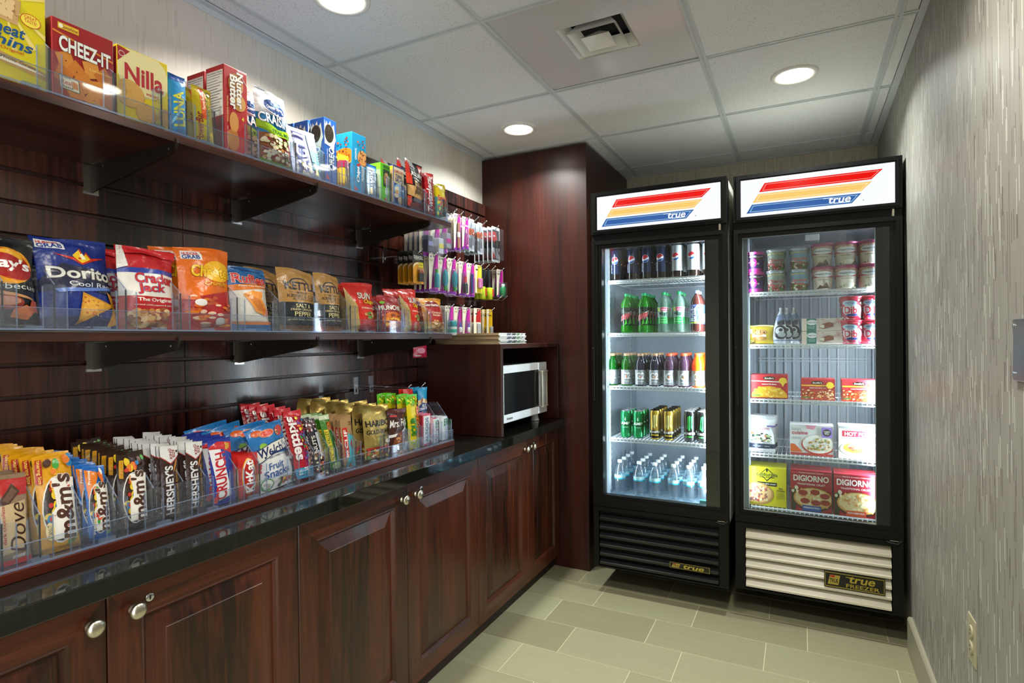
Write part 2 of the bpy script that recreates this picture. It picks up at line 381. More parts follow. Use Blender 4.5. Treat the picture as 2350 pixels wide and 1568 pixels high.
ringcone(.084, .002, .06, .035, WHITE, 'blade'); ringcone(.087, -.002, .083, .003, WHITE, 'blade_lip')
ringcone(.046, -.004, .002, .03, WHITE, 'centre_cone'); ringcone(.05, -.006, .045, -.003, WHITE, 'blade_lip')
G().box(vx0, vx1, vy0, vy1, .055, .058, BLACKM).ob('duct', t)

# ---------------------------------------------------------------- slatwall
SL = [1.936-.0752*i for i in range(16)]
YE = -1.95
for pi, (ya, yb, lab) in enumerate([(YE, -.7805, 'dark rosewood slatwall panel behind the cracker boxes and potato chips, nearest the camera'), (-.7795, .1845, 'dark rosewood slatwall panel behind the kettle chips and candy, middle of three'), (.1855, 1.021, 'dark rosewood slatwall panel carrying the hanging toiletries, beside the tall cabinet')]):
    t = empty('slatwall_panel', (.01, (ya+yb)/2, .81)); tag(t, lab, 'wall panel')
    cy0 = (ya+yb)/2
    G().box(-.009, -.002, ya-cy0, yb-cy0, 0, 1.195, DARKREC).ob('backing', t)
    tops = [2.005]+[s-.004 for s in SL]; bots = [s+.005 for s in SL]+[.815]
    for a, b in zip(tops, bots):
        if a-b < .01: continue
        g = G(); z0, z1 = b-.81, a-.81; y0_, y1_ = ya-cy0+.0005, yb-cy0-.0005
        pts = [(-.0015, z0+.003), (.0085, z0), (.01, z0+.0015), (.01, z1-.0015), (.0085, z1), (-.0015, z1-.003)]
        g.prism(pts, 1, y0_, y1_, LAM_Z); g.ob('slat', t)
# ---------------------------------------------------------------- shelves
def shelf(name, x1, z0, z1, yb, label, ctr):
    t = empty(name, (.02, (YE+yb)/2, z0)); tag(t, label, 'shelf'); c = (YE+yb)/2
    G().bbox(.001, x1-.02, YE-c, yb-c, 0, z1-z0, LAM_Y, .0012).ob('board', t)
    for y in ctr:
        br = G(); yy = y-c; th = .0022
        D = x1-.02
        pts = [(.003, 0), (D-.02, 0), (D-.004, 0), (D+.003, .0), (D+.003, .009), (D+.006, .009), (D+.007, -.002), (D+.001, -.016), (D-.02, -.024), (.003, -.072)]
        br.prism([(p[0], p[1]-.0002 if p[1] <= 0 else p[1]) for p in pts], 1, yy-th, yy+th, M('#241c15', 'card', .3, .4))
        br.box(0.0005, .003, yy-.017, yy+.017, -.070, -.001, STEEL).box(0.0005, .0032, yy-.017, yy+.017, -.0765, -.0702, CHROME)
        br.box(.02, .06, yy-.009, yy+.009, -.003, -.0005, STEEL)
        for px_ in (.06, D-.025):
            br.add([(px_, yy-th-.0004, -.010), (px_+.004, yy-th-.0004, -.010), (px_+.004, yy-th-.0004, -.014), (px_, yy-th-.0004, -.014)], [(0, 1, 2, 3)], CHROME)
        br.ob('bracket', t)
    return t
BY = [-1.022, -.60, -.03]
shelf('wall_shelf', .370, 1.689, 1.708, .1215, 'upper rosewood wall shelf holding cracker and cookie boxes', BY)
shelf('wall_shelf', .366, 1.238, 1.258, .1265, 'lower rosewood wall shelf holding bags of chips', BY)
t = tag(G().bbox(.03, .372, YE, .125, .8045, .824, wood('mahogany_tray', '#3a140c', '#5a2214', 'y', 1, .25, 1), .0012).ob('display_tray'), 'long low mahogany candy tray lying on the black counter', 'tray')
# acrylic fences and dividers
def fence(xf, z, yb, label):
    t = empty('shelf_rail', (xf, 0, z)); tag(t, label, 'shelf rail')
    G().box(-.0012, .0012, YE, yb, .001, .043, ACRY).box(-.0014, .0014, YE, yb, .0425, .0437, ACRE).ob('front_strip', t)
    G().box(-.022, -.0014, YE, yb, .0004, .0022, ACRY).box(.0014, .0042, YE, yb, .0002, .004, ACRE).ob('foot_strip', t)
    y = YE+.06
    while y < yb-.05:
        G().box(-.012, -.0016, y, y+.028, .0022, .009, ACRE).ob('clip', t); y += .117
def divider(xf, z, y, label, grp, hp=.088, hb=.15):
    t = empty('shelf_divider', (xf-.004, y, z)); tag(t, label, 'divider', grp)
    g = G(); w_ = .021
    r_ = .004
    pts = [(-w_, .0015), (w_, .0015), (w_, hp-r_), (w_-r_, hp), (-w_+r_, hp), (-w_, hp-r_)]
    g.prism([(p[0], p[1]) for p in pts], 0, -.0012, .0012, ACRY)
    for (a, b) in ((pts[1], pts[2]), (pts[5], pts[0])):
        s_ = 1 if a[0] > 0 else -1
        g.box(-.0014, .0014, min(s_*w_, s_*(w_-.0015)), max(s_*w_, s_*(w_-.0015)), .002, hp-r_, ACRE)
    g.ob('front_plate', t)
    f = G(); f.prism([(-.0014, .0015), (-.0014, hp), (-.055, hb), (-.30, hb), (-.30, .0015)], 1, -.0009, .0009, ACRY)
    f.prism([(-.0014, hp), (-.055, hb), (-.055, hb+.0015), (-.0014, hp+.0015)], 1, -.001, .001, ACRE)
    f.box(-.0035, -.0013, -.0012, .0012, .0015, hp, M('#20242c', 'gloss')); f.ob('fin', t)
    return t
fence(.366, 1.709, .119, 'clear acrylic front rail along the upper shelf edge'); fence(.362, 1.259, .124, 'clear acrylic front rail along the chips shelf edge'); fence(.367, .825, .122, 'clear acrylic front rail along the candy tray edge')
TOPD = [(117, 200), (265, 250), (375, 290), (432, 300), (497, 325), (581, 350), (683, 385), (748, 405), (777, 415), (806, 425), (842, 440), (868, 448), (898, 458), (926, 466), (984, 478), (1022, 488)]
MIDD = [(10, 757), (130, 757), (294, 757), (419, 757), (549, 757), (643, 757), (736, 757), (808, 758), (878, 758), (932, 758), (984, 758), (1031, 758)]
BOTD = [(9, 1300), (96, 1270), (192, 1245), (272, 1215), (357, 1190), (424, 1170), (475, 1150), (547, 1135), (600, 1120), (676, 1100), (724, 1090), (759, 1075), (787, 1065), (821, 1055), (885, 1040), (935, 1030), (967, 1020), (990, 1015), (1010, 1010), (1032, 1005)]
between = {0: ['between the wheat cracker and cheese cracker boxes', 'between the cheese cracker and wafer boxes', 'right of the yellow wafer box', 'between the blue bar and the gold bar', 'left of the red peanut cookie carton', 'right of the red peanut cookie carton', 'at the popcorn packet', 'at the blue cream cookie carton', 'left of the fig bars', 'between the fig bars and the chip cookie carton', 'right of the chip cookie carton', 'right of the rice treats', 'left of the tuna salad box', 'right of the tuna salad box', 'right of the beef jerky', 'at the end of the upper shelf'],
 1: ['left of the black barbecue chips', 'in front of the blue tortilla chips', 'in front of the caramel popcorn bag', 'in front of the orange cheese puffs', 'in front of the ridged chips', 'in front of the first kraft kettle chips bag', 'between the two kettle chips bags', 'left of the first red multigrain chips', 'left of the snack mix', 'at the second red multigrain chips', 'left of the last orange bag', 'at the end of the chips shelf'],
 2: ['at the near end of the candy tray', 'right of the dark chocolate bar', 'right of the big yellow candy bag', 'right of the small blue candy bag', 'right of the brown candy bag', 'between the two almond chocolate bars', 'left of the crisped rice bar', 'left of the red wafer bar', 'left of the fruit snacks', 'at the red rainbow candy', 'at the nut bar', 'at the green granola bars', 'left of the kraft energy bar', 'left of the gold gummy bag', 'right of the gold gummy bag', 'left of the yellow sour candy', 'left of the mint tin', 'right of the mint tin', 'between the two mint boxes', 'at the far end of the candy tray']}
for r, (lst, xf, z, nm) in enumerate([(TOPD, .366, 1.709, 'upper shelf'), (MIDD, .362, 1.259, 'chips shelf'), (BOTD, .367, .825, 'candy tray')]):
    for i, (u, v) in enumerate(lst):
        divider(xf, z, min(YX(u, v, xf), .098), 'clear acrylic divider %s' % between[r][i], 'acrylic dividers on the %s' % nm, hb=.13 if r < 2 else (.14 if i < 15 else .155))
# ---------------------------------------------------------------- counter and cabinets
tag(G().bbox(.0, .497, YE, 1.0215, .765, .804, GRAN, .002).ob('countertop'), 'polished black granite countertop over the cherry cabinets', 'countertop')
FX = .463
def door(root, y0, y1, knob, lock, yc):
    z0, z1 = .064, .757; x = FX; g = G(); t = .02
    w1 = .062; dep = .010
    y0 += .0012; y1 -= .0012
    def loop(a, b, c, d, xx): return [(xx, a-yc, c), (xx, b-yc, c), (xx, b-yc, d), (xx, a-yc, d)]
    L = [loop(y0, y1, z0, z1, x-t), loop(y0, y1, z0, z1, x-.002), loop(y0+.002, y1-.002, z0+.002, z1-.002, x),
         loop(y0+w1, y1-w1, z0+w1, z1-w1, x), loop(y0+w1+.003, y1-w1-.003, z0+w1+.003, z1-w1-.003, x+.0015), loop(y0+w1+.007, y1-w1-.007, z0+w1+.007, z1-w1-.007, x-.003), loop(y0+w1+.012, y1-w1-.012, z0+w1+.012, z1-w1-.012, x-dep)]
    vs = sum(L, []); fs = [(0, 3, 2, 1)]; mats = []
    for i in range(len(L)-1):
        for k in range(4): a = i*4+k; b = i*4+(k+1) % 4; fs.append((a, b, b+4, a+4))
    # rails get the horizontal grain: faces 0,2 of each loop
    g.add(vs, [f for i, f in enumerate(fs) if i == 0 or (i-1) % 4 in (1, 3)], CHERRY)
    g.add(vs, [f for i, f in enumerate(fs) if i > 0 and (i-1) % 4 in (0, 2)], CHERRY_Y)
    # vertical stile/rail joints
    d = g.ob('door', root)
    q = w1+.012
    P = [loop(y0+q, y1-q, z0+q, z1-q, x-dep+.0005), loop(y0+q+.036, y1-q-.036, z0+q+.036, z1-q-.036, x-.0015), loop(y0+q+.0375, y1-q-.0375, z0+q+.0375, z1-q-.0375, x-.0002)]
    vs = sum(P, []); fs = []
    for i in range(2):
        for k in range(4): a = i*4+k; b = i*4+(k+1) % 4; fs.append((a, b, b+4, a+4))
    fs.append((8, 9, 10, 11)); G2 = G(); G2.add(vs, fs, CHERRY); G2.ob('raised_panel', d)
    ky = (y1-.028 if knob == 'r' else y0+.045)
    kn = G().lathe([(.0075, 0), (.0095, .001), (.0095, .003), (.006, .005), (.0055, .012), (.008, .0155), (.0155, .018), (.0165, .021), (.014, .0245), (.008, .0272), (.001, .028)], NICK, 28).ob('knob', d, (x+.0002, ky-yc, .712)); kn.rotation_euler = (0, PI/2, 0)
    if lock:
        lk = G().lathe([(.0085, 0), (.0085, .0015), (.0075, .0022), (.001, .0022)], CHROME, 24); lk.box(-.0045, .0045, -.0012, .0012, .0018, .0026, BLACKM)
        lo = lk.ob('keyhole', d, (x+.0002, y0+.078-yc, .722)); lo.rotation_euler = (0, PI/2, 0)
DY = [-2.149, -1.69, -1.23, -.771, -.311, .155, .623, 1.020]
labs = {1: 'cherry base cabinet with two raised-panel doors nearest the camera', 3: 'cherry base cabinet with two raised-panel doors below the fruit snacks', 5: 'cherry base cabinet with two raised-panel doors below the microwave'}
for i in (1, 3, 5):
    y0, y1 = DY[i], DY[i+2]; yc = (y0+y1)/2
    t = empty('base_cabinet', (0, yc, 0)); tag(t, labs[i], 'cabinet')
    G().box(.001, FX-.021, y0-yc+.0006, y1-yc-.0006, .06, .7645, CHERRY).ob('carcass', t)
    G().box(.40, .431, y0-yc, y1-yc, .0005, .06, wood('kick_%d' % i, '#1a0a06', '#2f140c', 'y', 1, .5)).ob('kick_board', t)
    door(t, y0, DY[i+1], 'r', False, yc); door(t, DY[i+1], y1, 'l', True, yc)
# tall cabinet
t = empty('tall_cabinet', (.3, 1.4, 0)); tag(t, 'tall dark mahogany cabinet reaching the ceiling left of the drink fridge', 'cabinet')
G().bbox(-.299, .331, -.377, -.357, .001, 2.262, MAHO, .001).ob('front_panel', t)
G().box(.313, .331, -.3565, .41, .001, 2.262, MAHO).ob('side_panel', t); G().box(-.299, .3125, -.3565, .41, .05, 2.2, MAHO).ob('carcass', t)
# hutch
t = empty('microwave_hutch', (.24, .68, .805)); tag(t, 'open mahogany hutch box around the microwave on the counter', 'hutch')
m2 = MAHO; fx = .469-.24
G().bbox(-.218, fx, -.327, -.306, .0005, .387, m2, .001).ob('side_panel', t); G().bbox(-.218, fx, .320, .338, .0005, .387, m2, .001).ob('side_panel', t)
G().bbox(-.218, fx, -.327, .338, .3875, .407, m2, .001).ob('top_panel', t); G().box(-.218, -.208, -.3055, .3195, .0005, .387, m2).ob('back_panel', t)
# microwave
t = empty('microwave', (.27, .69, .805)); tag(t, 'white countertop microwave with a grey framed dark door', 'microwave')
MW = M('#e6ebef', 'card', 0, .3); g = G()
y0, y1, z0, z1, xf = .425-.69, .955-.69, .042, .308, .155
g.bbox(-.165, xf-.022, y0+.004, y1-.004, z0, z1, M('#3c3d40', 'card'), .004); g.ob('body', t)
g = G(); g.bbox(xf-.021, xf, y0, y1, z0, z1, MW, .005)
g.ob('door', t)
d = t.children[-1]
g = G(); g.frame(.455-.69, .862-.69, .085, .272, .462-.69, .855-.69, .092, .265, 0, 0, MW)
gm = M('#0d1216', 'gloss')
G().bbox(xf-.002, xf+.0012, .46-.69, .846-.69, .082, .272, gm, .001).ob('window', d)
h = G(); hp = []
yA, yB_ = .845-.69, .922-.69
h.tube([(xf+.001, yA, .26), (xf+.018, yA+.004, .262), (xf+.02, yB_-.01, .262), (xf+.012, yB_, .255), (xf+.012, yB_, .09), (xf+.02, yB_-.01, .083), (xf+.018, yA+.004, .083), (xf+.001, yA, .085)], .0055, M('#b7b2a2', 'card', 0, .25))
h.tube([(xf+.018, yA+.004, .262), (xf+.02, yA+.002, .17), (xf+.018, yA+.004, .083)], .0055, M('#b7b2a2', 'card', 0, .25)); h.ob('handle', d)
g = G(); g.bbox(xf-.001, xf+.0015, yA+.022, yB_-.014, .095, .25, M('#cdd6de', 'card'), .0008)
for k in range(14): g.box(xf+.0015, xf+.002, yA+.036, yA+.046, .105+k*.0098, .109+k*.0098, M('#30353a', 'card'))
g.ob('control_strip', t)
MWTEXT = (xf, y0, y1, z0, z1, d, t)
for (a, b) in ((-.12, y0+.06), (.11, y0+.06), (-.12, y1-.06), (.11, y1-.06)):
    G().lathe([(.02, 0), (.024, .002), (.02, .008), (.015, .0415)], M('#d9dcdc', 'card'), 18, (a, b)).ob('foot', t)
# ================================================================ PRINTED PACKS
_tc = {}
def text2d(txt, bold, shear):
    bold = .05 if bold == .061 else min(bold, .03)
    k = (txt, bold, shear)
    if k in _tc: return _tc[k]
    cu = bpy.data.curves.new('t', 'FONT'); cu.body = txt; cu.resolution_u = 4; cu.offset = bold; cu.shear = shear; cu.space_line = .85; cu.align_x = 'CENTER'
    o = bpy.data.objects.new('t', cu); me = o.to_mesh()
    v = np.empty(len(me.vertices)*3); me.vertices.foreach_get('co', v); v = v.reshape(-1, 3)[:, :2].copy()
    f = [tuple(p.vertices) for p in me.polygons]
    o.to_mesh_clear(); bpy.data.objects.remove(o); bpy.data.curves.remove(cu)
    _tc[k] = (v, f); return _tc[k]
def T(t, s, tt, w, h, c, rot=0, o=None, b=.012, sh=0, sl=0, arc=0): return ('t', t, s, tt, w, h, c, rot, o, b, sh, sl, arc)
def R(s0, t0, s1, t1, c): return ('p', [(s0, t0), (s1, t0), (s1, t1), (s0, t1)], c)
def P(pts, c): return ('p', pts, c)
def E(s, t, rs, rt, c, rot=0, n=20): return ('p', [(s+rs*math.cos(2*PI*i/n)*math.cos(rot)-rt*math.sin(2*PI*i/n)*math.sin(rot), t+rs*math.cos(2*PI*i/n)*math.sin(rot)+rt*math.sin(2*PI*i/n)*math.cos(rot)) for i in range(n)], c)
def SC(s0, t0, s1, t1, cols, n, rs, rt, seed=1, nn=9):
    rg = random.Random(seed)
    return [E(rg.uniform(s0, s1), rg.uniform(t0, t1), rs*rg.uniform(.6, 1.2), rt*rg.uniform(.6, 1.2), rg.choice(cols), 0 if rs > rt*1.6 or rs == rt else rg.uniform(0, 3), nn) for _ in range(n)]
def flat(art):
    r = []
    for a in art or []:
        if isinstance(a, list): r += flat(a)
        else: r.append(a)
    return r
def cutgrid(V, F, cs, ct):
    bm = bmesh.new(); vs = [bm.verts.new((p[0], p[1], 0)) for p in V]
    for f in F:
        try: bm.faces.new([vs[i] for i in f])
        except ValueError: pass
    x0, x1 = min(p[0] for p in V), max(p[0] for p in V); y0, y1 = min(p[1] for p in V), max(p[1] for p in V)
    for c in cs:
        if x0+1e-4 < c < x1-1e-4: bmesh.ops.bisect_plane(bm, geom=bm.verts[:]+bm.edges[:]+bm.faces[:], plane_co=(c, 0, 0), plane_no=(1, 0, 0), dist=1e-6)
    for c in ct:
        if y0+1e-4 < c < y1-1e-4: bmesh.ops.bisect_plane(bm, geom=bm.verts[:]+bm.edges[:]+bm.faces[:], plane_co=(0, c, 0), plane_no=(0, 1, 0), dist=1e-6)
    bm.verts.index_update(); V2 = np.array([v.co[:2] for v in bm.verts]); F2 = [[v.index for v in f.verts] for f in bm.faces]; bm.free(); return V2, F2
def clipunit(p, lo=.0, hi=1.): return [(min(max(a, lo), hi), min(max(b, lo), hi)) for a, b in p]
def decal(g, F, art, fin, curved, base=.0003, step=.00011, clip=True, cut=(8, 10), nfun=None, dzo=1.0):
    art = flat(art); e = 1e-3
    for i, a in enumerate(art):
        lay = base+step*i if i < 14 else base+step*14+step*.12*(i-14)
        items = []
        if a[0] == 'p':
            p = clipunit(a[1]) if clip else a[1]
            items.append((np.array(p, float), [tuple(range(len(p)))], a[2], 0, len(p) <= 9 or max(q[0] for q in p)-min(q[0] for q in p) > .12))
        else:
            _, txt, s, t, w, h, col, rot, o, b, sh, sl, arc = a
            v, f = text2d(txt, b, sh)
            if not len(v): continue
            mn, mx = v.min(0), v.max(0); cen = (mn+mx)/2; sz = np.maximum(mx-mn, 1e-4)
            lst = [(v, f, col, 0)]
            if o: v2, f2 = text2d(txt, .061, sh); lst = [(v2, f2, o, 0), (v, f, col, .00012)]
            for (vv, ff, cc, dz) in lst:
                q = (vv-cen)/sz; q = q.copy(); q[:, 1] += sl*q[:, 0]+arc*(q[:, 0]**2*4-1)*-1
                if rot == 0: q = np.stack([s+q[:, 0]*w, t+q[:, 1]*h], 1)
                elif rot == 90: q = np.stack([s-q[:, 1]*w, t+q[:, 0]*h], 1)
                else: q = np.stack([s+q[:, 1]*w, t-q[:, 0]*h], 1)
                if clip: q = np.clip(q, .0, 1.0)
                items.append((q, ff, cc, dz, (h > .09 or w > .3)))
        for (q, ff, cc, dz, cutit) in items:
            if curved and isinstance(cut[0], int): q, ff = cutgrid(q, ff, [i_/cut[0] for i_ in range(1, cut[0])], [i_/cut[1] for i_ in range(1, cut[1])]) if cutit else (q, ff)
            elif curved: q, ff = cutgrid(q, ff, *cut)
            if nfun is not None: n = nfun(q[:, 0], q[:, 1])
            else:
                st = np.clip(q, 0.002, .998); A = F(st[:, 0], st[:, 1]); B = F(st[:, 0]+e, st[:, 1]); C_ = F(st[:, 0], st[:, 1]+e)
                n = np.cross(B-A, C_-A); n /= np.maximum(np.linalg.norm(n, axis=1, keepdims=True), 1e-12)
            vs = F(q[:, 0], q[:, 1])+n*(lay+dz*dzo)
            g.add(vs, ff, cc if not isinstance(cc, str) else M(cc, fin), curved)
def carton(name, w, h, d, base, art, side=None, top=None, fin='card', sidecol=None, parent=None):
    g = G(); b = .0012
    g.bbox(-w/2, w/2, 0, d, 0, h, M(base, fin), b)
    def Ff(s, t): s = np.asarray(s); t = np.asarray(t); return np.stack([(s-.5)*w, np.zeros_like(s), t*h], 1)
    def Fs(s, t): s = np.asarray(s); t = np.asarray(t); return np.stack([np.full_like(s, -w/2), (1-s)*d, t*h], 1)
    def Fr(s, t): s = np.asarray(s); t = np.asarray(t); return np.stack([np.full_like(s, w/2), s*d, t*h], 1)
    def Ft(s, t): s = np.asarray(s); t = np.asarray(t); return np.stack([(s-.5)*w, t*d, np.full_like(s, h)], 1)
    lo = .012; 
    def inset(Fn, k): return lambda s, t: Fn(k+np.asarray(s)*(1-2*k), k+np.asarray(t)*(1-2*k))
    decal(g, inset(Ff, lo), art, fin, False)
    if side: decal(g, inset(Fs, .03), side, fin, False)
    if sidecol: decal(g, inset(Fr, .03), [R(0, 0, 1, 1, sidecol)], fin, False)
    if top: decal(g, inset(Ft, .03), top, fin, False)
    return g.ob(name, parent)
def bag(name, w, h, th, base, art, back=None, fin='foil', seed=1, seal=.05, full=.55, wr=1.0, mat=None, belly=.42, topw=1.0, parent=None, decalfin=None, cut=(8, 10), flop=0.0):
    rg = random.Random(seed); ph = [rg.uniform(0, 6.28) for _ in range(8)]; fr = [rg.uniform(5, 9), rg.uniform(9, 14), rg.uniform(3, 6), rg.uniform(6, 10)]
    def pos(s, t, side):
        s = np.asarray(s, float); t = np.asarray(t, float)
        tt = np.clip((t-seal)/(1-2*seal), 0, 1); tw = tt**(math.log(.5)/math.log(belly))
        prof = np.clip(np.sin(PI*tw), 0, 1)**full
        bs = np.clip(1-np.abs(2*s-1)**2.3, 0, 1)
        b = th/2*bs*prof
        edge = np.exp(-tt/.16)+np.exp(-(1-tt)/.2)
        inside = np.clip(np.sin(PI*tt)*6, 0, 1)*bs**.5
        b = b+inside*wr*th*(.035*np.sin(fr[1]*s*2+ph[0]+2*t)*edge+.04*np.sin(fr[0]*(s+t)+ph[1])+.03*np.sin(fr[3]*(s-1.6*t)+ph[2]))
        pin = 1-.07*np.sin(PI*tt)**.8*(th/w*2.2)
        x = (s-.5)*w*pin*(1+(topw-1)*t)
        z = h*t+h*.012*np.sin(3*s+ph[3])*t*t*wr
        off = .006*wr*np.sin(4.5*s+ph[4])*np.clip((t-.8)/.2, 0, 1)**2*(w/.12)+flop*np.clip((t-.75)/.25, 0, 1)**2
        cr = .0006*np.sin(t*h*2200)*((t < seal*.9)|(t > 1-seal*.9))
        if side: return np.stack([x, -b+off+cr, z], 1)
        return np.stack([x, b*.9+off+cr, z], 1)
    g = G(); nx = max(5, min(14, int(w/.0085))); nz = max(10, min(22, int(h/.0085)))
    ts = np.concatenate([np.linspace(0, seal, 3)[:-1], np.linspace(seal, 1-seal, nz), np.linspace(1-seal, 1, 3)[1:]]); ss = np.linspace(0, 1, nx+1)
    SS, TT = np.meshgrid(ss, ts); nr = len(ts)
    mt = mat or M(base, fin)
    for side in (1, 0):
        vs = pos(SS.ravel(), TT.ravel(), side); fs = []
        for j in range(nr-1):
            for i in range(nx):
                a = j*(nx+1)+i; q = (a, a+1, a+nx+2, a+nx+1); fs.append(q if side else q[::-1])
        g.add(vs, fs, mt, True)
        if side: VG = vs.reshape(nr, nx+1, 3)
    NG = np.cross(np.gradient(VG, axis=1), np.gradient(VG, axis=0)); NG /= np.maximum(np.linalg.norm(NG, axis=2, keepdims=True), 1e-12)
    def bil(A, s, t):
        s = np.clip(np.asarray(s, float), 0, 1); t = np.clip(np.asarray(t, float), 0, 1)
        i = np.clip((s*nx).astype(int), 0, nx-1); fx = s*nx-i; j = np.clip(np.searchsorted(ts, t, side='right')-1, 0, nr-2); fy = (t-ts[j])/(ts[j+1]-ts[j])
        fx = fx[:, None]; fy = fy[:, None]
        return A[j, i]*(1-fx)*(1-fy)+A[j, i+1]*fx*(1-fy)+A[j+1, i]*(1-fx)*fy+A[j+1, i+1]*fx*fy
    decal(g, lambda s, t: bil(VG, s, t), art, decalfin or fin, True, base=.0005, step=.0002, dzo=2.0, cut=(list(ss[1:-1]), list(ts[1:-1])), nfun=lambda s, t: bil(NG, s, t))
    return g.ob(name, parent)
def lathe_F(prof, span=2.6, c0=-PI/2):
    zs = np.array([p[1] for p in prof]); rs = np.array([p[0] for p in prof])
    def F(s, t):
        s = np.asarray(s, float); t = np.asarray(t, float); z = zs[0]+(zs[-1]-zs[0])*t; r = np.interp(z, zs, rs); a = c0+(s-.5)*span
        return np.stack([r*np.cos(a), r*np.sin(a), z], 1)
    return F
def place(o, x, y, z, yaw=0, lean=0, roll=0):
    o.location = (x, y, z); o.rotation_euler = (-lean, roll, yaw); return o
ORD = ['front', 'second', 'third', 'fourth', 'fifth', 'sixth', 'seventh', 'eighth', 'ninth', 'tenth', 'eleventh', 'twelfth']
def row(o, base, cat, grp, n, dx, dy, dz=0, jit=.002, tilt=.03, dlean=0):
    """o is the front piece, already placed; copies step back by (dx,dy,dz)"""
    tag(o, (base+(', frontmost' if n > 1 else '')), cat, grp)
    rg = random.Random(len(USED)); out = [o]
    for i in range(1, n):
        c = dup(o); c.location = (o.location.x+dx*i+rg.uniform(-jit, jit)*.4, o.location.y+dy*i+rg.uniform(-jit, jit)*2, o.location.z+dz*i)
        c.rotation_euler = (o.rotation_euler[0]+rg.uniform(-tilt, tilt)*.6+dlean*i, o.rotation_euler[1]+rg.uniform(-tilt, tilt)*.5, o.rotation_euler[2]+rg.uniform(-tilt, tilt)*1.5)
        tag(c, '%s, %s from front' % (base, ORD[i]) if i < n-1 else '%s, hindmost of its row' % base, cat, grp); out.append(c)
    return out
Q = PI/2
def WP(design, u0, u1, v, xf, z, lean=.0, yaw=0, roll=0, dy=0):
    """wall-side product: front bottom edge runs between the two sight columns on the plane x = xf"""
    ya, yb = YX(u0, v, xf), YX(u1, v, xf); return place(design(yb-ya), xf, (ya+yb)/2+dy, z, Q+yaw, lean, roll)
# ================================================================ WALL PRODUCTS
CK = ['#c8742a', '#d98a35', '#b9601f', '#e0a04a']; NUT = ['#c98d52', '#e0b987', '#7a3d22', '#a92d25', '#efe0bd', '#5d7a2c']
CANDY = ['#c23a2e', '#2a7fae', '#e8c42e', '#3f9a3c', '#e27a2c', '#4a2a1e']
GU = 'cracker and cookie packs on the upper shelf'; GM = 'snack bags on the chips shelf'; GB = 'candy and bars on the candy tray'
Z1, Z2, Z3 = 1.7125, 1.2625, .8285
def nut_facts(x0=.08, x1=.92, n=11, t0=.42, t1=.97, c='#ece6dc'):
    a = [R(x0, t0, x1, t1, c), T('Nutrition Facts', (x0+x1)/2, t1-.022, (x1-x0)*.9, .025, '#22223a')]
    for i in range(n): a.append(R(x0+.04, t1-.055-i*(t1-t0-.08)/n, x1-.04-(i % 3)*.12, t1-.05-i*(t1-t0-.08)/n, '#3c3c50'))
    return a
def d_wheat(w):
    return carton('cracker_box', w, .183, .045, '#e3cf1e', [
        [P([(.45, .82), (.5+.62*math.cos(a), .82+.5*math.sin(a)), (.5+.62*math.cos(a+.12), .82+.5*math.sin(a+.12))], '#f0d878') for a in np.arange(0.3, 6, .45)],
        P([(.28, .62), (.62, .6), (.68, .86), (.5, .9), (.33, .84)], '#c9a06a'), P([(.3, .66), (.56, .64), (.6, .84), (.38, .86)], '#e0c08a'), SC(.32, .64, .62, .86, ['#a87844', '#8f6236'], 16, .012, .008, 3),
        E(.8, .7, .14, .07, '#c83c22'), E(.8, .7, .13, .063, '#f3df4a'), T('GREAT\nTASTE!', .8, .71, .17, .075, '#c23a20'),
        T('Wheat', .42, .535, .62, .12, '#1a4f84', sh=.25, b=.02, sl=-.05), T('Thins', .5, .41, .66, .11, '#1a4f84', sh=.25, b=.02, sl=-.05), T('Original', .55, .325, .3, .04, '#c2501e'),
        P([(0, .34), (1, .2), (1, .12), (0, .22)], '#b98d4a'), P([(0, .27), (.9, .19), (1, .17), (0, .22)], '#efe3c8'), T('100% Whole Grain', .48, .235, .75, .035, '#4c3a2a', sl=-.9)], side=[R(0, 0, 1, 1, '#2c4a1e')])
def cracker(s, t, r, a, k='#cf7f2c'):
    c, d = math.cos(a), math.sin(a); p = [(s+r*(x*c-y*d), t+r*.85*(x*d+y*c)) for x, y in ((-1, -1), (1, -1), (1, 1), (-1, 1))]
    return [P([(x+.012, y-.012) for x, y in p], '#6a2012'), P(p, k), E(s, t, .012, .01, '#5a2a14', n=6)]
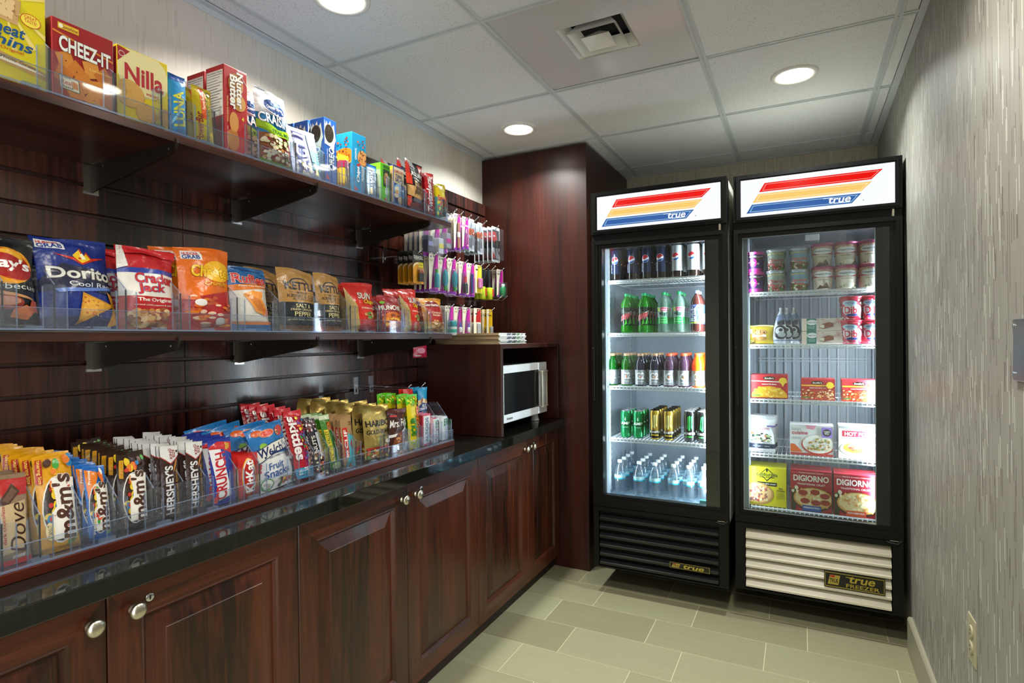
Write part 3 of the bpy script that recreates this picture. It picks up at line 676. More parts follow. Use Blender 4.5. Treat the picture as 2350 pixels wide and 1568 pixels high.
def d_cheez(w):
    return carton('cracker_box', w, .156, .042, '#a01f22', [
        P([(0, .86), (1, .72), (1, .695), (0, .835)], '#d8862a'), R(.08, .89, .42, .97, '#d9a91c'), R(.09, .9, .41, .96, '#e8c53a'), T('Sunshine', .27, .93, .26, .045, '#8a1c18', sh=.3), E(.13, .93, .035, .028, '#f6efd0'),
        R(0, 0, 1, .42, '#a63a1c'), [cracker(s, t, .13, a, k) for s, t, a, k in ((.2, .5, .4, '#d98a32'), (.37, .4, .9, '#cf7a28'), (.62, .5, .3, '#dd9238'), (.83, .44, .7, '#c9702a'), (.5, .28, .6, '#d28030'), (.15, .3, 1.1, '#c87228'), (.73, .26, .2, '#dc8c34'), (.93, .24, .8, '#cd7826'), (.35, .12, .5, '#cf7b2b'), (.65, .1, 1.0, '#d98a34'), (.88, .07, .3, '#c9702a'))],
        T('CHEEZ-IT', .52, .7, .86, .2, '#f2f0e6', b=.035, o='#2a1414', sl=-.12), T('Baked Snack Crackers', .78, .5, .4, .03, '#f0d070'),
        P([(.08, .31), (.4, .29), (.42, .12), (.1, .13)], '#3d4a34'), P([(.09, .3), (.39, .28), (.405, .13), (.105, .14)], '#e9e2c4'), T('100%', .2, .28, .14, .025, '#3d3d30'), T('Real', .2, .22, .18, .06, '#b53a2c'), T('cheese', .21, .165, .2, .04, '#33332a'), P([(.3, .26), (.38, .24), (.39, .16), (.29, .17)], '#d98a4c'), R(0, 0, 1, .05, '#7a1616')], side=[R(0, 0, 1, 1, '#7d1517')])
def d_nilla(w):
    return carton('wafer_box', w, .156, .04, '#e3c70f', [
        E(.5, .72, .55, .34, '#efe0a0'), P([(0, 1), (.24, .97), (0, .78)], '#a3202a'), E(.08, .9, .06, .04, '#f0d8d0'), E(.08, .9, .05, .03, '#a3202a'),
        T('Nilla', .52, .66, .78, .27, '#b5202a', b=.03, o='#f2e6b8'), T('wafers', .68, .46, .26, .055, '#b5202a', sh=.2), T('simple goodness', .66, .4, .4, .03, '#a08c40', sh=.3),
        E(.22, .37, .3, .2, '#b48436'), E(.22, .38, .29, .19, '#d2a04e'), E(.55, .16, .22, .15, '#a87830'), E(.55, .17, .21, .14, '#c99648'), E(.98, .2, .2, .13, '#c49044'), SC(.1, .25, .35, .5, ['#bd8c42', '#dcae60'], 14, .02, .012, 4), SC(.42, .08, .7, .25, ['#b98540', '#d8aa5c'], 12, .018, .012, 5)], side=[R(0, 0, 1, 1, '#a31e26')])
def d_bar(name, w, h, base, art, th=.016, seed=1, fin='foil', mat=None, **k): return bag(name, w, h, th, base, art, fin=fin, seed=seed, seal=.06, full=.32, wr=.8, mat=mat, cut=(5, 10), **k)
def d_luna(w): return d_bar('snack_bar', w, .145, '#2f93cf', [R(.06, .9, .95, 1, '#1c4f9c'), T('LUNA', .5, .45, .62, .62, '#d3cf3a', rot=90, b=.03, sh=-.3), E(.3, .3, .3, .03, '#8fd0ea', .5), R(0, 0, 1, .06, '#1d6aa8')], seed=3)
def d_power(w): return d_bar('snack_bar', w, .142, '#c8b01f', [R(.35, .45, .62, .98, '#d5561e'), T('PowerBar', .25, .3, .34, .5, '#8c1f2a', rot=90, b=.02, sh=.2), T('PERFORMANCE\nENERGY', .76, .45, .3, .72, '#5f6a2a', rot=90, b=.02), T('Peanut Butter', .48, .75, .14, .3, '#f3e6c0', rot=90), E(.8, .9, .1, .05, '#6a7a2c')], seed=5)
def d_nutter(w):
    return carton('cookie_carton', w, .222, .07, '#b31f24', [
        P([(.55, 1), (1, 1), (1, .85)], '#e6d2cc'), P([(.62, .99), (.98, .99), (.98, .87)], '#b31f24'),
        E(.5, .82, .33, .13, '#c98a3c'), E(.62, .62, .32, .1, '#d29a4c'), E(.35, .16, .26, .13, '#c07a30'), E(.4, .37, .2, .12, '#cf8f42'), [R(.2, .06+.025*i, .55, .064+.025*i, '#9a5c22') for i in range(9)],
        T('Nutter', .66, .76, .3, .42, '#f4efe2', rot=-90, b=.03, o='#1c3f86'), T('Butter', .38, .72, .32, .4, '#f4efe2', rot=-90, b=.03, o='#1c3f86'), T('4', .78, .44, .1, .05, '#e8d43a', b=.03), T('NET WT 5.25 OZ (149g)', .1, .16, .05, .28, '#e8cfc8', rot=-90), T('Peanut Butter Sandwich Cookies', .12, .5, .06, .3, '#e8cf6a', rot=-90)],
        side=[R(0, .0, 1, .4, '#8f1a1e'), nut_facts(.03, .97, 14)])
CR = ['#c9c39a', '#9a2a22', '#e4d6b0', '#7c1f1c', '#b9853e', '#d8d0b8', '#57702a']
def d_craisin(w):
    return bag('trail_mix_pouch', w, .215, .04, '#dfe3e4', [
        R(0, .3, 1, .66, '#2374a5'), P([(0, .56), (.5, .47), (1, .5), (1, .38), (.5, .36), (0, .46)], '#8fb81c'), R(.03, .05, .97, .4, '#7a4a28'), SC(.06, .06, .94, .38, CR, 90, .06, .025, 8), P([(0, .56), (.5, .47), (1, .5), (1, .4), (.5, .38), (0, .47)], '#8fb81c'),
        R(0, 0, 1, .07, '#6d9416'), E(.5, .76, .3, .105, '#f2f4f4', -.1), E(.5, .76, .285, .095, '#1d3f7c', -.1), P([(.35, .8), (.55, .83), (.75, .78), (.6, .79), (.5, .77)], '#7fc3dd'), T('Ocean Spray', .5, .745, .42, .06, '#f4f6f6', sh=.1, sl=-.2),
        T('CRAISINS', .52, .585, .95, .13, '#f4f4f2', b=.02, o='#174f7c', sl=-.12), T('TRAIL MIX', .62, .43, .62, .05, '#1f4f2a', b=.02), R(.1, .14, .5, .145, '#ddd'), R(.03, .955, .3, .965, '#3a6ea8'), R(.75, .945, .97, .955, '#3a6ea8')], seed=11, full=.5, belly=.35, wr=1.3)
def d_act(w):
    return bag('popcorn_packet', w, .155, .016, '#c8cbe4', [
        P([(.12, .98), (.55, .98), (.6, .2), (.2, .06)], '#8d92c8'), [E(.14+.02*i/16, .95-.055*i, .014, .012, '#e8cf3a', n=6) for i in range(16)], [E(.55+.02*i/16, .95-.055*i, .014, .012, '#e8cf3a', n=6) for i in range(16)],
        T('ACT II', .34, .54, .36, .72, '#e9ebf6', rot=90, b=.04, o='#3a4496'), P([(.62, .95), (.98, .9), (1, .2), (.66, .4)], '#bfe2e4'), [R(.66, .2+.05*i, 1, .222+.05*i, '#62b6be') for i in range(8)], R(.74, .56, .84, .9, '#8accce'), SC(.3, .04, .9, .3, ['#f2ecd0', '#e6d48a', '#fffbe8'], 26, .05, .04, 9)], seed=4, full=.3, wr=1.0)
def oreo_face(x=0): return [P([(.02, .98), (.1, .9), (.2, .97), (.3, .9), (.5, .985), (.6, .88), (.8, .95), (.9, .8), (.97, .72), (.85, .66), (.75, .5), (.5, .6), (.02, .62)], '#d9dccf'), E(.42, .8, .38, .135, '#8f8f82'), E(.4, .79, .37, .135, '#2a231c'), SC(.16, .7, .66, .88, ['#5c5240', '#453a2c'], 26, .03, .009, 2), T('OREO', .55, .42, .44, .34, '#f1f1ea', rot=90, b=.045, o='#122a66'), T("Milk's Favorite Cookie", .2, .42, .08, .26, '#e8ecf4', rot=90), P([(.12, .1), (.12, .18), (.4, .1)], '#c23a2e')]
def d_oreo(w): return carton('cookie_carton', w, .212, .058, '#1b55a6', oreo_face(), side=oreo_face())
def ahoy_face(): return [E(.75, .62, .38, .13, '#a86a34'), E(.76, .63, .36, .125, '#cf9455'), SC(.5, .53, .98, .74, ['#5a2a1c', '#3f1c14'], 16, .04, .013, 5), SC(.3, .76, .9, .95, ['#7a2f22', '#c2513c'], 7, .06, .018, 6), T('ORIGINAL', .22, .66, .12, .2, '#e9f2f4', rot=90, sh=.1), T('Chips', .4, .33, .26, .26, '#f3f6f6', rot=90, b=.04, o='#153c7c', sh=.15), T('Ahoy!', .72, .35, .26, .27, '#f3f6f6', rot=90, b=.04, o='#153c7c', sh=.15), P([(.3, .5), (.55, .52), (.5, .47), (.28, .46)], '#b53030'), P([(.08, .05), (.08, .13), (.4, .06)], '#b8423c')]
def d_ahoy(w): return carton('cookie_carton', w, .2, .085, '#1489b9', ahoy_face(), side=[E(.6, .62, .55, .15, '#e07a1a'), SC(.2, .5, .95, .74, ['#5a2a10', '#8c3c10', '#f39a30'], 30, .05, .014, 8), SC(.2, .76, .9, .95, ['#7a2f22', '#c2513c'], 8, .06, .018, 6), T('ORIGINAL', .14, .56, .14, .25, '#f2f4f0', rot=90), R(0, 0, 1, .35, '#1489b9')])
def d_newton(w): return d_bar('fig_bar', w, .115, '#d0a81f', [R(0, .62, 1, .85, '#8a2040'), P([(0, 1), (1, 1), (1, .86), (0, .8)], '#c89a20'), T('Newtons', .55, .36, .5, .52, '#3a2a52', rot=90, b=.02, sh=.15), P([(.05, .04), (.4, .04), (.05, .2)], '#b53030')], seed=9)
def d_rice(w): return d_bar('rice_treat', w, .122, '#bcd3e4', [R(.62, .1, 1, .98, '#2a8ac4'), T('RICE KRISPIES', .78, .55, .2, .7, '#eef4f8', rot=-90, b=.03, o='#1c5c9c'), T('TREATS', .4, .55, .42, .66, '#f2f6f8', rot=-90, b=.04, o='#2466a8'), R(0, .9, 1, 1, '#2c66a8'), E(.2, .2, .14, .1, '#e6d9b4')], seed=6)
def d_green(w): return carton('bar_carton', w, .138, .05, '#5cba1f', [R(.25, .42, .95, .86, '#1f3c22'), E(.6, .63, .26, .16, '#b58a4a'), [R(.4, .5+.05*i, .8, .52+.05*i, '#8f6a34') for i in range(5)], E(.6, .3, .16, .1, '#e9f6d8'), R(.25, .9, .95, .97, '#2f6a1c'), P([(.35, .05), (.35, .14), (.8, .06)], '#c23a2e')], side=[R(0, 0, 1, .85, '#8c9a7c'), R(0, .86, 1, 1, '#6cd01f')])
def d_tuna(w): return carton('meal_kit_box', w, .148, .035, '#2b3a78', [R(.03, .56, .97, .97, '#cbb98c'), R(.05, .86, .95, .96, '#e2d8c0'), T('BUMBLE BEE', .5, .865, .8, .06, '#c23a2c', b=.02, arc=.1), T('TUNA', .5, .755, .62, .085, '#22306a', b=.03), T('SALAD', .55, .66, .74, .085, '#22306a', b=.03), P([(0, .58), (1, .54), (1, .5), (0, .54)], '#2c4f9c'), E(.45, .42, .4, .14, '#8ab8dc'), E(.42, .42, .3, .08, '#e6dcc0'), E(.35, .36, .22, .05, '#c9a064'), R(.55, .25, .97, .48, '#2c8ac8'), R(.62, .4, .9, .44, '#f0f0e8'), E(.25, .27, .2, .06, '#e0d0b4'), E(.6, .17, .24, .09, '#d99a3a'), E(.6, .18, .19, .07, '#e8b860'), R(.2, .07, .8, .075, '#9aa6cc')], side=[R(0, .0, 1, .9, '#8f7a52'), R(0, .9, 1, 1, '#e8a01f')])
def d_jerky(w): return bag('jerky_pouch', w, .2, .02, '#16161a', [R(0, .72, .2, 1, '#a52a22'), R(.2, .86, .5, 1, '#8c8c90'), R(.72, .82, 1, .97, '#b03428'), R(0, .52, .28, .72, '#b8341f'), T("JACK LINK'S", .6, .735, .72, .1, '#e8e6e0', b=.03, sl=-.1), T('PREMIUM CUTS', .64, .655, .5, .03, '#c9c4b8', sl=-.3), P([(.02, .5), (.4, .5), (.4, .62), (.95, .58), (.98, .34), (.75, .28), (.02, .3)], '#c0965c'), T('ORIGINAL', .66, .57, .4, .045, '#3a2418', b=.02), T('BEEF', .66, .48, .42, .08, '#2a1a14', b=.03), T('JERKY', .62, .39, .52, .085, '#2a1a14', b=.03), R(.0, .08, .2, .28, '#c23018'), P([(.1, .0), (.9, .0), (.85, .16), (.5, .2), (.12, .15)], '#6c1f1c'), R(.3, .2, .8, .28, '#54555c')], seed=15, full=.35, wr=1.3)
def d_twiz(w): return d_bar('licorice_pack', w, .178, '#a51c26', [R(0, .92, 1, 1, '#d02a1e'), T('Twizzlers', .35, .5, .5, .75, '#e8dfe0', rot=90, b=.03, sh=.2), [P([(.65, .1+.09*i), (.95, .14+.09*i), (.95, .17+.09*i), (.65, .13+.09*i)], '#c9626a') for i in range(8)]], seed=8)
def d_fish(w): return bag('gummy_bag', w, .155, .03, '#e0c71c', [P([(0, 0), (1, 0), (1, .4), (.75, .58), (.3, .6), (0, .62)], '#5c9a96'), SC(.1, .05, .9, .5, ['#d06a5c', '#c9c25a', '#3f8a8c', '#b23f4c'], 30, .06, .05, 12), SC(.05, .82, .95, .97, ['#e0a81c', '#9cb83a'], 18, .05, .02, 3), T('Swedish', .55, .58, .82, .15, '#d0442a', b=.04, o='#f0e2b8', sl=-.15, sh=.1), T('Fish', .45, .43, .42, .13, '#d0442a', b=.04, o='#f0e2b8', sh=.1)], seed=31, full=.5)
top = [
 (d_wheat, -78, 107, 205, .345, 'yellow wheat cracker box, leftmost on the upper shelf', 'box', 1, {}),
 (d_cheez, 121, 262, 230, .347, 'red cheese cracker box with square orange crackers', 'box', 1, {}),
 (d_nilla, 270, 386, 270, .347, 'yellow vanilla wafer box with round wafers', 'box', 1, {}),
 (d_luna, 389, 431, 292, .345, 'blue wrapped nutrition bar beside the wafer box', 'snack bar', 4, dict(lean=.05)),
 (d_power, 446, 491, 312, .343, 'gold wrapped energy bar with orange stripe', 'snack bar', 5, dict(lean=.08)),
 (d_nutter, 516, 569, 340, .345, 'red peanut butter cookie carton', 'box', 2, dict(step=.08)),
 (d_craisin, 593, 667, 365, .345, 'white and blue cranberry trail mix pouch', 'bag', 2, dict(lean=.1, step=.06, dy=-.012)),
 (d_act, 674, 738, 400, .343, 'lilac microwave popcorn packet', 'snack packet', 3, dict(lean=.22, step=.022)),
 (d_oreo, 745, 773, 418, .33, 'tall blue sandwich cookie carton', 'box', 3, dict(step=.062, dy=-.004)),
 (d_newton, 782, 806, 425, .347, 'yellow and purple fig bar packet', 'snack bar', 2, dict(lean=.1)),
 (d_ahoy, 809, 841, 437, .342, 'tall turquoise chocolate chip cookie carton', 'box', 1, {}),
 (d_rice, 845, 870, 448, .345, 'pale blue rice cereal treat', 'snack bar', 4, dict(lean=.12)),
 (d_green, 874, 896, 458, .343, 'bright green breakfast biscuit carton', 'box', 2, dict(step=.055)),
 (d_tuna, 903, 928, 466, .345, 'navy and tan tuna salad kit box', 'box', 2, dict(step=.04)),
 (d_jerky, 935, 972, 475, .34, 'black and red beef jerky pouch', 'bag', 3, dict(lean=.1, step=.035, dy=-.02, roll=.06)),
 (d_twiz, 979, 999, 484, .343, 'red licorice twist pack', 'candy', 3, dict(lean=.06)),
 (d_fish, 1000, 1026, 490, .342, 'yellow and teal gummy fish bag', 'candy', 2, dict(lean=.08, step=.03)),
]
def run(lst, z, grp):
    for (d, u0, u1, v, xf, lab, cat, n, k) in lst:
        o = WP(d, u0, u1, v, xf, z, k.get('lean', 0), k.get('yaw', 0), k.get('roll', 0))
        o.location.x -= 0
        if d in (d_act,): pass
        isbox = o.name.split('.')[0].endswith(('box', 'carton'))
        row(o, lab, cat, grp if n > 1 else None, n, -k.get('step', .02), k.get('dy', .001), k.get('dz', 0), .001 if isbox else .003, .0 if isbox else .11, k.get('dl', 0))
run(top, Z1, GU)
# ---- chips
def hg(s=.22, t=.9, w=.3): return [P([(s-w/2-.02, t-.045), (s+w/2+.02, t-.055), (s+w/2+.02, t+.05), (s-w/2, t+.055)], '#e9e6e0'), T('HUNGER', s, t+.022, w*.9, .035, '#c22a2a', b=.03), T('GRAB', s, t-.02, w*.95, .05, '#22408c', b=.04)]
def d_lays(w): return bag('chips_bag', w, .172, .05, '#1d1f20', [E(.5, .66, .46, .2, '#d9921f'), E(.5, .68, .46, .16, '#a8201c', -.15), E(.5, .66, .47, .19, '#a8201c', -.15, 24) if 0 else E(.5, .72, .3, .12, '#e0a52c'), E(.5, .66, .45, .125, '#9c1f1b', -.1), T("Lay's", .52, .67, .78, .15, '#f0eee8', b=.03, sh=.1, sl=-.1), T('Barbecue', .55, .44, .9, .06, '#c9ccc6', b=.0), E(.4, .27, .32, .075, '#8f3a28'), E(.4, .285, .26, .05, '#b98068'), P([(.3, .4), (.9, .32), (.92, .3), (.3, .36)], '#c08a5a'), P([(.5, .12), (.8, .1), (.95, .2), (.75, .25), (.55, .2)], '#cf6a2c'), P([(.8, .2), (1, .17), (.98, .3), (.85, .3)], '#c2541e'), T('potato chips', .25, .09, .4, .03, '#8a8c88')], seed=2, full=.5, wr=1.5)
def d_dorito(w): return bag('chips_bag', w, .192, .055, '#1c2f7a', [R(0, .0, 1, .12, '#161e52'), hg(.2, .905, .3), P([(.2, .8), (.5, .77), (.55, .88), (.6, .8), (.65, .85), (.7, .77), (.95, .8), (.7, .73), (.55, .68), (.45, .74)], '#c2301c'), P([(.45, .79), (.54, .86), (.58, .77), (.64, .82), (.68, .75), (.55, .7)], '#eec21f'), P([(.54, .8), (.58, .82), (.62, .75), (.56, .74)], '#f6f0c0'),
    P([(0, .5), (.3, .7), (.8, .6), (1, .5), (1, .36), (.5, .42), (0, .38)], '#22243c'), T('Doritos', .6, .585, 1.0, .13, '#d8d6cc', b=.025, o='#4a4230'), T('Cool Ranch', .72, .465, .78, .05, '#dfe3e8', b=.0), P([(.15, .4), (1, .46), (1, .43), (.2, .36)], '#5c7cc0'), P([(.5, .38), (.42, .05), (.98, .25)], '#c98a1f'), P([(.52, .35), (.46, .1), (.92, .25)], '#d99e33'), P([(.88, .4), (1, .35), (1, .05), (.85, .02), (.95, .2)], '#c48620'), SC(.48, .1, .8, .33, ['#a8681a', '#b84a2a', '#e0b04a'], 26, .014, .009, 5)], seed=21, full=.5, wr=1.5, topw=.97)
def d_jack(w): return bag('popcorn_bag', w, .182, .05, '#b91f24', [R(0, .4, 1, .72, '#e6e0d4'), R(0, .68, 1, .74, '#2c3f96'), P([(0, .38), (1, .34), (1, .0), (0, .0)], '#b42024'), T('Cracker', .6, .62, .72, .125, '#c22a2c', b=.035, o='#2c6aa8', sl=-.06), T('Jack', .5, .49, .48, .13, '#c22a2c', b=.035, o='#2c6aa8', sl=.05), R(0, .3, 1, .4, '#b42024'), T('The Original', .56, .355, .66, .055, '#ece6da', b=.02), T('caramel coated popcorn & peanuts', .56, .295, .75, .025, '#e8d4c4'), SC(.12, .03, .78, .24, ['#b9743a', '#d9a464', '#94502a', '#e6c08a'], 50, .07, .035, 13), P([(0, 1), (.12, 1), (.15, .75), (0, .72)], '#d7d2ca'), R(.0, .9, 1, 1, '#c4262a')], seed=12, full=.5, wr=1.5)
def d_cheetos(w): return bag('puffs_bag', w, .2, .05, '#de6a12', [hg(.25, .9, .3), E(.7, .72, .3, .13, '#edb21c'), T('Cheetos', .6, .715, .82, .145, '#f2c01f', b=.045, o='#2a1a14', sl=-.03, sh=.15), T('Crunchy', .66, .565, .5, .065, '#e8a81f', b=.03, o='#a83014', sl=.12, sh=.2), P([(0, .1), (0, .36), (.4, .42), (1, .5), (1, .0), (0, 0)], '#a81f1c'), SC(.15, .05, .95, .4, ['#e07a1c', '#d9641a', '#f09a34', '#e6c0a0', '#c2501c'], 34, .09, .022, 17), E(.3, .33, .1, .04, '#e8e2dc'), E(.7, .12, .12, .04, '#d8d4d0')], seed=14, full=.5, wr=1.5)
def d_ruffles(w): return bag('chips_bag', w, .172, .045, '#dfd8cc', [P([(0, .66), (1, .74), (1, 1), (0, 1)], '#26639c'), P([(0, .6), (1, .68), (1, .77), (0, .69)], '#d9782c'), SC(.0, .78, 1, .98, ['#2f78b2', '#1c4a80'], 24, .12, .012, 3), T('Ruffles', .5, .8, .86, .15, '#c2322a', b=.045, o='#efe8de'), T('Potato chips Have Ridges', .55, .685, .75, .03, '#f4ead8', sl=.6), P([(.25, .55), (.5, .62), (.85, .35), (.75, .24), (.5, .28)], '#e09038'), [P([(.28+.05*i, .56-.015*i), (.3+.05*i, .57-.015*i), (.58+.035*i, .3-.0*i), (.56+.035*i, .29)], '#c06e24') for i in range(7)], P([(.5, .6), (.75, .6), (.7, .5), (.52, .5)], '#dd8a30'), T('CHEDDAR\n& SOUR\nCREAM', .82, .28, .3, .12, '#c8502a', b=.02), R(0, .0, 1, .1, '#26639c'), R(0, .1, 1, .14, '#d9782c')], seed=16, full=.5, wr=1.4)
def d_kettle(w): return bag('kettle_chips_bag', w, .18, .045, '#b08448', [R(0, .09, 1, .46, '#23282c'), E(.5, .77, .26, .085, '#2c2a30'), E(.5, .755, .24, .08, '#b08448'), T('KETTLE', .55, .725, .86, .13, '#2c2a30', b=.03), R(.2, .615, .38, .62, '#4a3a28'), R(.68, .615, .86, .62, '#4a3a28'), T('BRAND', .54, .617, .28, .035, '#2c2a30'), T('KRINKLE CUT', .55, .56, .8, .05, '#2c2a30', b=.01), T('POTATO CHIPS', .58, .505, .62, .035, '#3c3430'), T('SALT &', .52, .4, .42, .06, '#d6c890', b=.01), T('FRESH GROUND', .5, .34, .6, .035, '#c9bb88'), T('PEPPER', .52, .27, .5, .07, '#d6c890', b=.01), T('...great taste...naturally', .5, .185, .8, .03, '#cfc8a8'), R(0, .0, 1, .1, '#7a5636'), T('NET WT 2 OZ', .5, .06, .6, .02, '#c9b48c')], seed=18, fin='foil', full=.5, wr=1.4)
def d_sun(w): return bag('chips_bag', w, .165, .045, '#c8281c', [P([(0, 0), (.35, 0), (.25, .5), (.0, .9)], '#b89a5c'), E(.15, .45, .12, .05, '#8f7440'), E(.15, .45, .1, .04, '#b89a5c'), T('SUN', .55, .72, .5, .13, '#ddd6c8', b=.04, o='#3c1c14', sh=.15), T('Chips', .72, .6, .45, .11, '#e8bc2c', b=.035, o='#4a1410', sh=.2), T('GARDEN SALSA', .65, .475, .6, .035, '#f0e0c4'), SC(.45, .26, .85, .4, ['#d8b070', '#c08a48', '#4c7a34'], 18, .07, .03, 6), R(.3, .1, 1, .13, '#a81f18')], seed=22, full=.5, wr=1.5)
def d_munch(w): return bag('snack_mix_bag', w, .13, .04, '#8f1d20', [R(0, .84, 1, 1, '#a82428'), T('MUNCHIES', .5, .66, .95, .13, '#efe4d4', b=.04, o='#3a1010'), E(.5, .33, .42, .22, '#d8741c'), SC(.15, .12, .85, .5, ['#e8962c', '#c2501a', '#f0b850', '#8f3a18'], 36, .08, .04, 7), E(.15, .8, .1, .04, '#7fb83c')], seed=23, full=.5, wr=1.5)
def d_pretz(w): return bag('snack_mix_bag', w, .14, .04, '#cf8a2a', [P([(.15, .3), (.15, .8), (.85, .8), (.9, .3)], '#a8241f'), E(.45, .8, .28, .1, '#7c1c1c'), T("Gardetto's", .48, .79, .72, .08, '#f0e8d8', b=.02, sl=-.1), T('Original\nRecipe', .54, .52, .5, .15, '#efd9b8', sh=.3), SC(.1, .04, .9, .32, ['#b8783c', '#dba866', '#8f5428', '#efd0a0'], 44, .08, .03, 11)], seed=24, full=.5, wr=1.4)
chips = [
 (d_lays, -66, 88, 757, .33, 'black barbecue potato chips bag, leftmost on the chips shelf', 'bag', 2, dict(lean=.1, step=.06)),
 (d_dorito, 92, 268, 757, .328, 'blue tortilla chips bag with two orange chips', 'bag', 2, dict(lean=.2, step=.06)),
 (d_jack, 272, 404, 757, .33, 'red and white caramel popcorn bag', 'bag', 2, dict(lean=.07, step=.07, dy=-.05)),
 (d_cheetos, 410, 530, 757, .33, 'orange cheese puffs bag', 'bag', 2, dict(lean=.05, step=.06, dy=-.03)),
 (d_ruffles, 531, 620, 757, .333, 'white and blue ridged chips bag', 'bag', 1, dict(lean=.13)),
 (d_kettle, 642, 727, 757, .33, 'kraft brown kettle chips bag left of its twin', 'bag', 2, dict(lean=.08, step=.08, dy=-.05)),
 (d_kettle, 729, 787, 757, .325, 'kraft brown kettle chips bag right of its twin', 'bag', 1, dict(lean=.1)),
 (d_sun, 800, 864, 760, .328, 'tall red multigrain chips bag beside the kettle chips', 'bag', 2, dict(lean=.14, step=.06, dy=.03)),
 (d_munch, 872, 924, 758, .33, 'dark red snack mix bag', 'bag', 3, dict(lean=.14, step=.05, dy=-.014)),
 (d_sun, 928, 966, 757, .332, 'smaller red multigrain chips bag right of the snack mix', 'bag', 2, dict(lean=.17, step=.06, dy=-.02)),
 (d_pretz, 976, 1022, 757, .33, 'orange and red snack mix bag ending the chips shelf', 'bag', 2, dict(lean=.2, step=.045, dy=-.03)),
]
run(chips, Z2, GM)
# ---- candy tray
def d_dove(w): return d_bar('chocolate_bar', w, .165, '#8c7258', [R(0, .76, 1, .95, '#b02a26'), P([(.05, .68), (.5, .9), (.75, .8), (.35, .66)], '#4a3428'), P([(.2, .72), (.5, .86), (.66, .8), (.36, .69)], '#6c5040'), P([(.1, .12), (.9, .18), (.92, .7), (.12, .66)], '#c0a67c'), T('Dove', .6, .4, .5, .56, '#3a2418', rot=90, b=.0, sh=.3), T('dark chocolate', .2, .45, .1, .42, '#a83c34', rot=90), R(0, 0, 1, .06, '#b02a26'), R(.4, .07, .8, .11, '#e0d8c8')], seed=33)
def mm(o_, extra): return [o_, E(.5, .42, .42, .34, '#ece8dc'), E(.5, .42, .39, .32, '#3a2a20'), SC(.2, .15, .8, .68, CANDY, 46, .085, .045, 5, 9), P([(.28, .13), (.88, .13), (.96, .72), (.36, .74), (.4, .45), (.28, .4)], '#ece6d8'), T("m&m's", .6, .44, .5, .66, '#4f2f22', rot=90, b=.05, o='#ece6d8', sh=.12), extra]
def d_mmy(w): return bag('candy_bag', w, .19, .022, '#d99a14', mm([], [P([(.02, .72), (.16, .7), (.2, .95), (.05, .96)], '#a8281c'), T('Sharing Size', .11, .83, .1, .24, '#e8c23a', rot=-90), E(.22, .22, .1, .09, '#f0d48a'), T('PEANUT', .22, .22, .1, .13, '#4c3020', rot=90, b=.02), SC(.3, .8, .95, .95, CANDY, 9, .09, .045, 2, 10), P([(.6, .06), (.8, .07), (.82, .11), (.62, .1)], '#5f8f2c')]), seed=41, full=.4, wr=1.4)
def d_mmb(w): return bag('candy_bag', w, .152, .018, '#1f66b4', mm([P([(.05, .95), (.7, .9), (.1, .55)], '#de7a22')], [T('Pretzel', .2, .84, .1, .18, '#f0ead8', rot=90, b=.02), T('Pretzel', .2, .2, .1, .2, '#f0ead8', rot=90, b=.02), SC(.65, .78, .95, .92, ['#de6a1c', '#e8e2d8'], 4, .1, .05, 4), P([(.7, .06), (.9, .08), (.9, .12), (.7, .1)], '#7fae3a')]), seed=42, full=.4, wr=1.3)
def d_mmk(w): return bag('candy_bag', w, .165, .018, '#35241c', mm([], [P([(.02, .7), (.14, .69), (.18, .93), (.04, .93)], '#c9901c'), T('King Size', .1, .81, .08, .2, '#8c1c18', rot=-90), SC(.25, .78, .95, .95, CANDY, 12, .09, .045, 9, 10), T('CHOCOLATE', .12, .2, .06, .3, '#b8a890', rot=90)]), seed=43, full=.4, wr=1.2)
def d_hersh(w): return d_bar('chocolate_bar', w, .168, '#38241c', [P([(.03, .86), (.5, .76), (.97, .86), (.97, 1), (.03, 1)], '#d9d8d4'), P([(.03, .86), (.5, .76), (.97, .86), (.97, .845), (.5, .745), (.03, .845)], '#a8302c'), T('KING\nSIZE', .62, .89, .3, .14, '#8c2420', rot=90, b=.03), T("HERSHEY'S", .38, .4, .42, .66, '#d8d8d6', rot=90, b=.03), T('Milk Chocolate with Almonds', .78, .36, .14, .62, '#c9962c', rot=90, sh=.15), E(.72, .73, .14, .035, '#b5722c', .6)], seed=45, th=.015)
def d_crunch(w): return d_bar('chocolate_bar', w, .162, '#2a3a94', [P([(.0, .9), (.4, .96), (1, .92), (1, .74), (.5, .84), (0, .86)], '#c0262c'), P([(.0, .86), (.45, .84), (.8, .12), (.25, .06)], '#e9e8e6'), T('CRUNCH', .38, .44, .46, .72, '#bf262e', rot=90, b=.04, sh=-.08, sl=-.2), T('KING\nSIZE', .78, .87, .2, .1, '#e8d83a', rot=90, b=.03), T('Net Wt 2.75 oz', .75, .3, .06, .4, '#aab4e4', rot=90), E(.1, .08, .1, .05, '#c8434a')], seed=46)
def d_kitkat(w): return d_bar('wafer_bar', w, .113, '#c2211d', [E(.45, .48, .34, .42, '#e8a01c'), E(.45, .48, .31, .39, '#efe6da'), E(.46, .48, .28, .36, '#b81c1a'), T('KitKat', .46, .48, .42, .72, '#f4f0ea', rot=90, b=.045, o='#6c120f'), T('Crisp Wafers', .82, .6, .1, .4, '#6c3a14', rot=90), P([(.75, .2), (.95, .25), (.95, .5), (.75, .45)], '#c98a3c')], seed=47, th=.02)
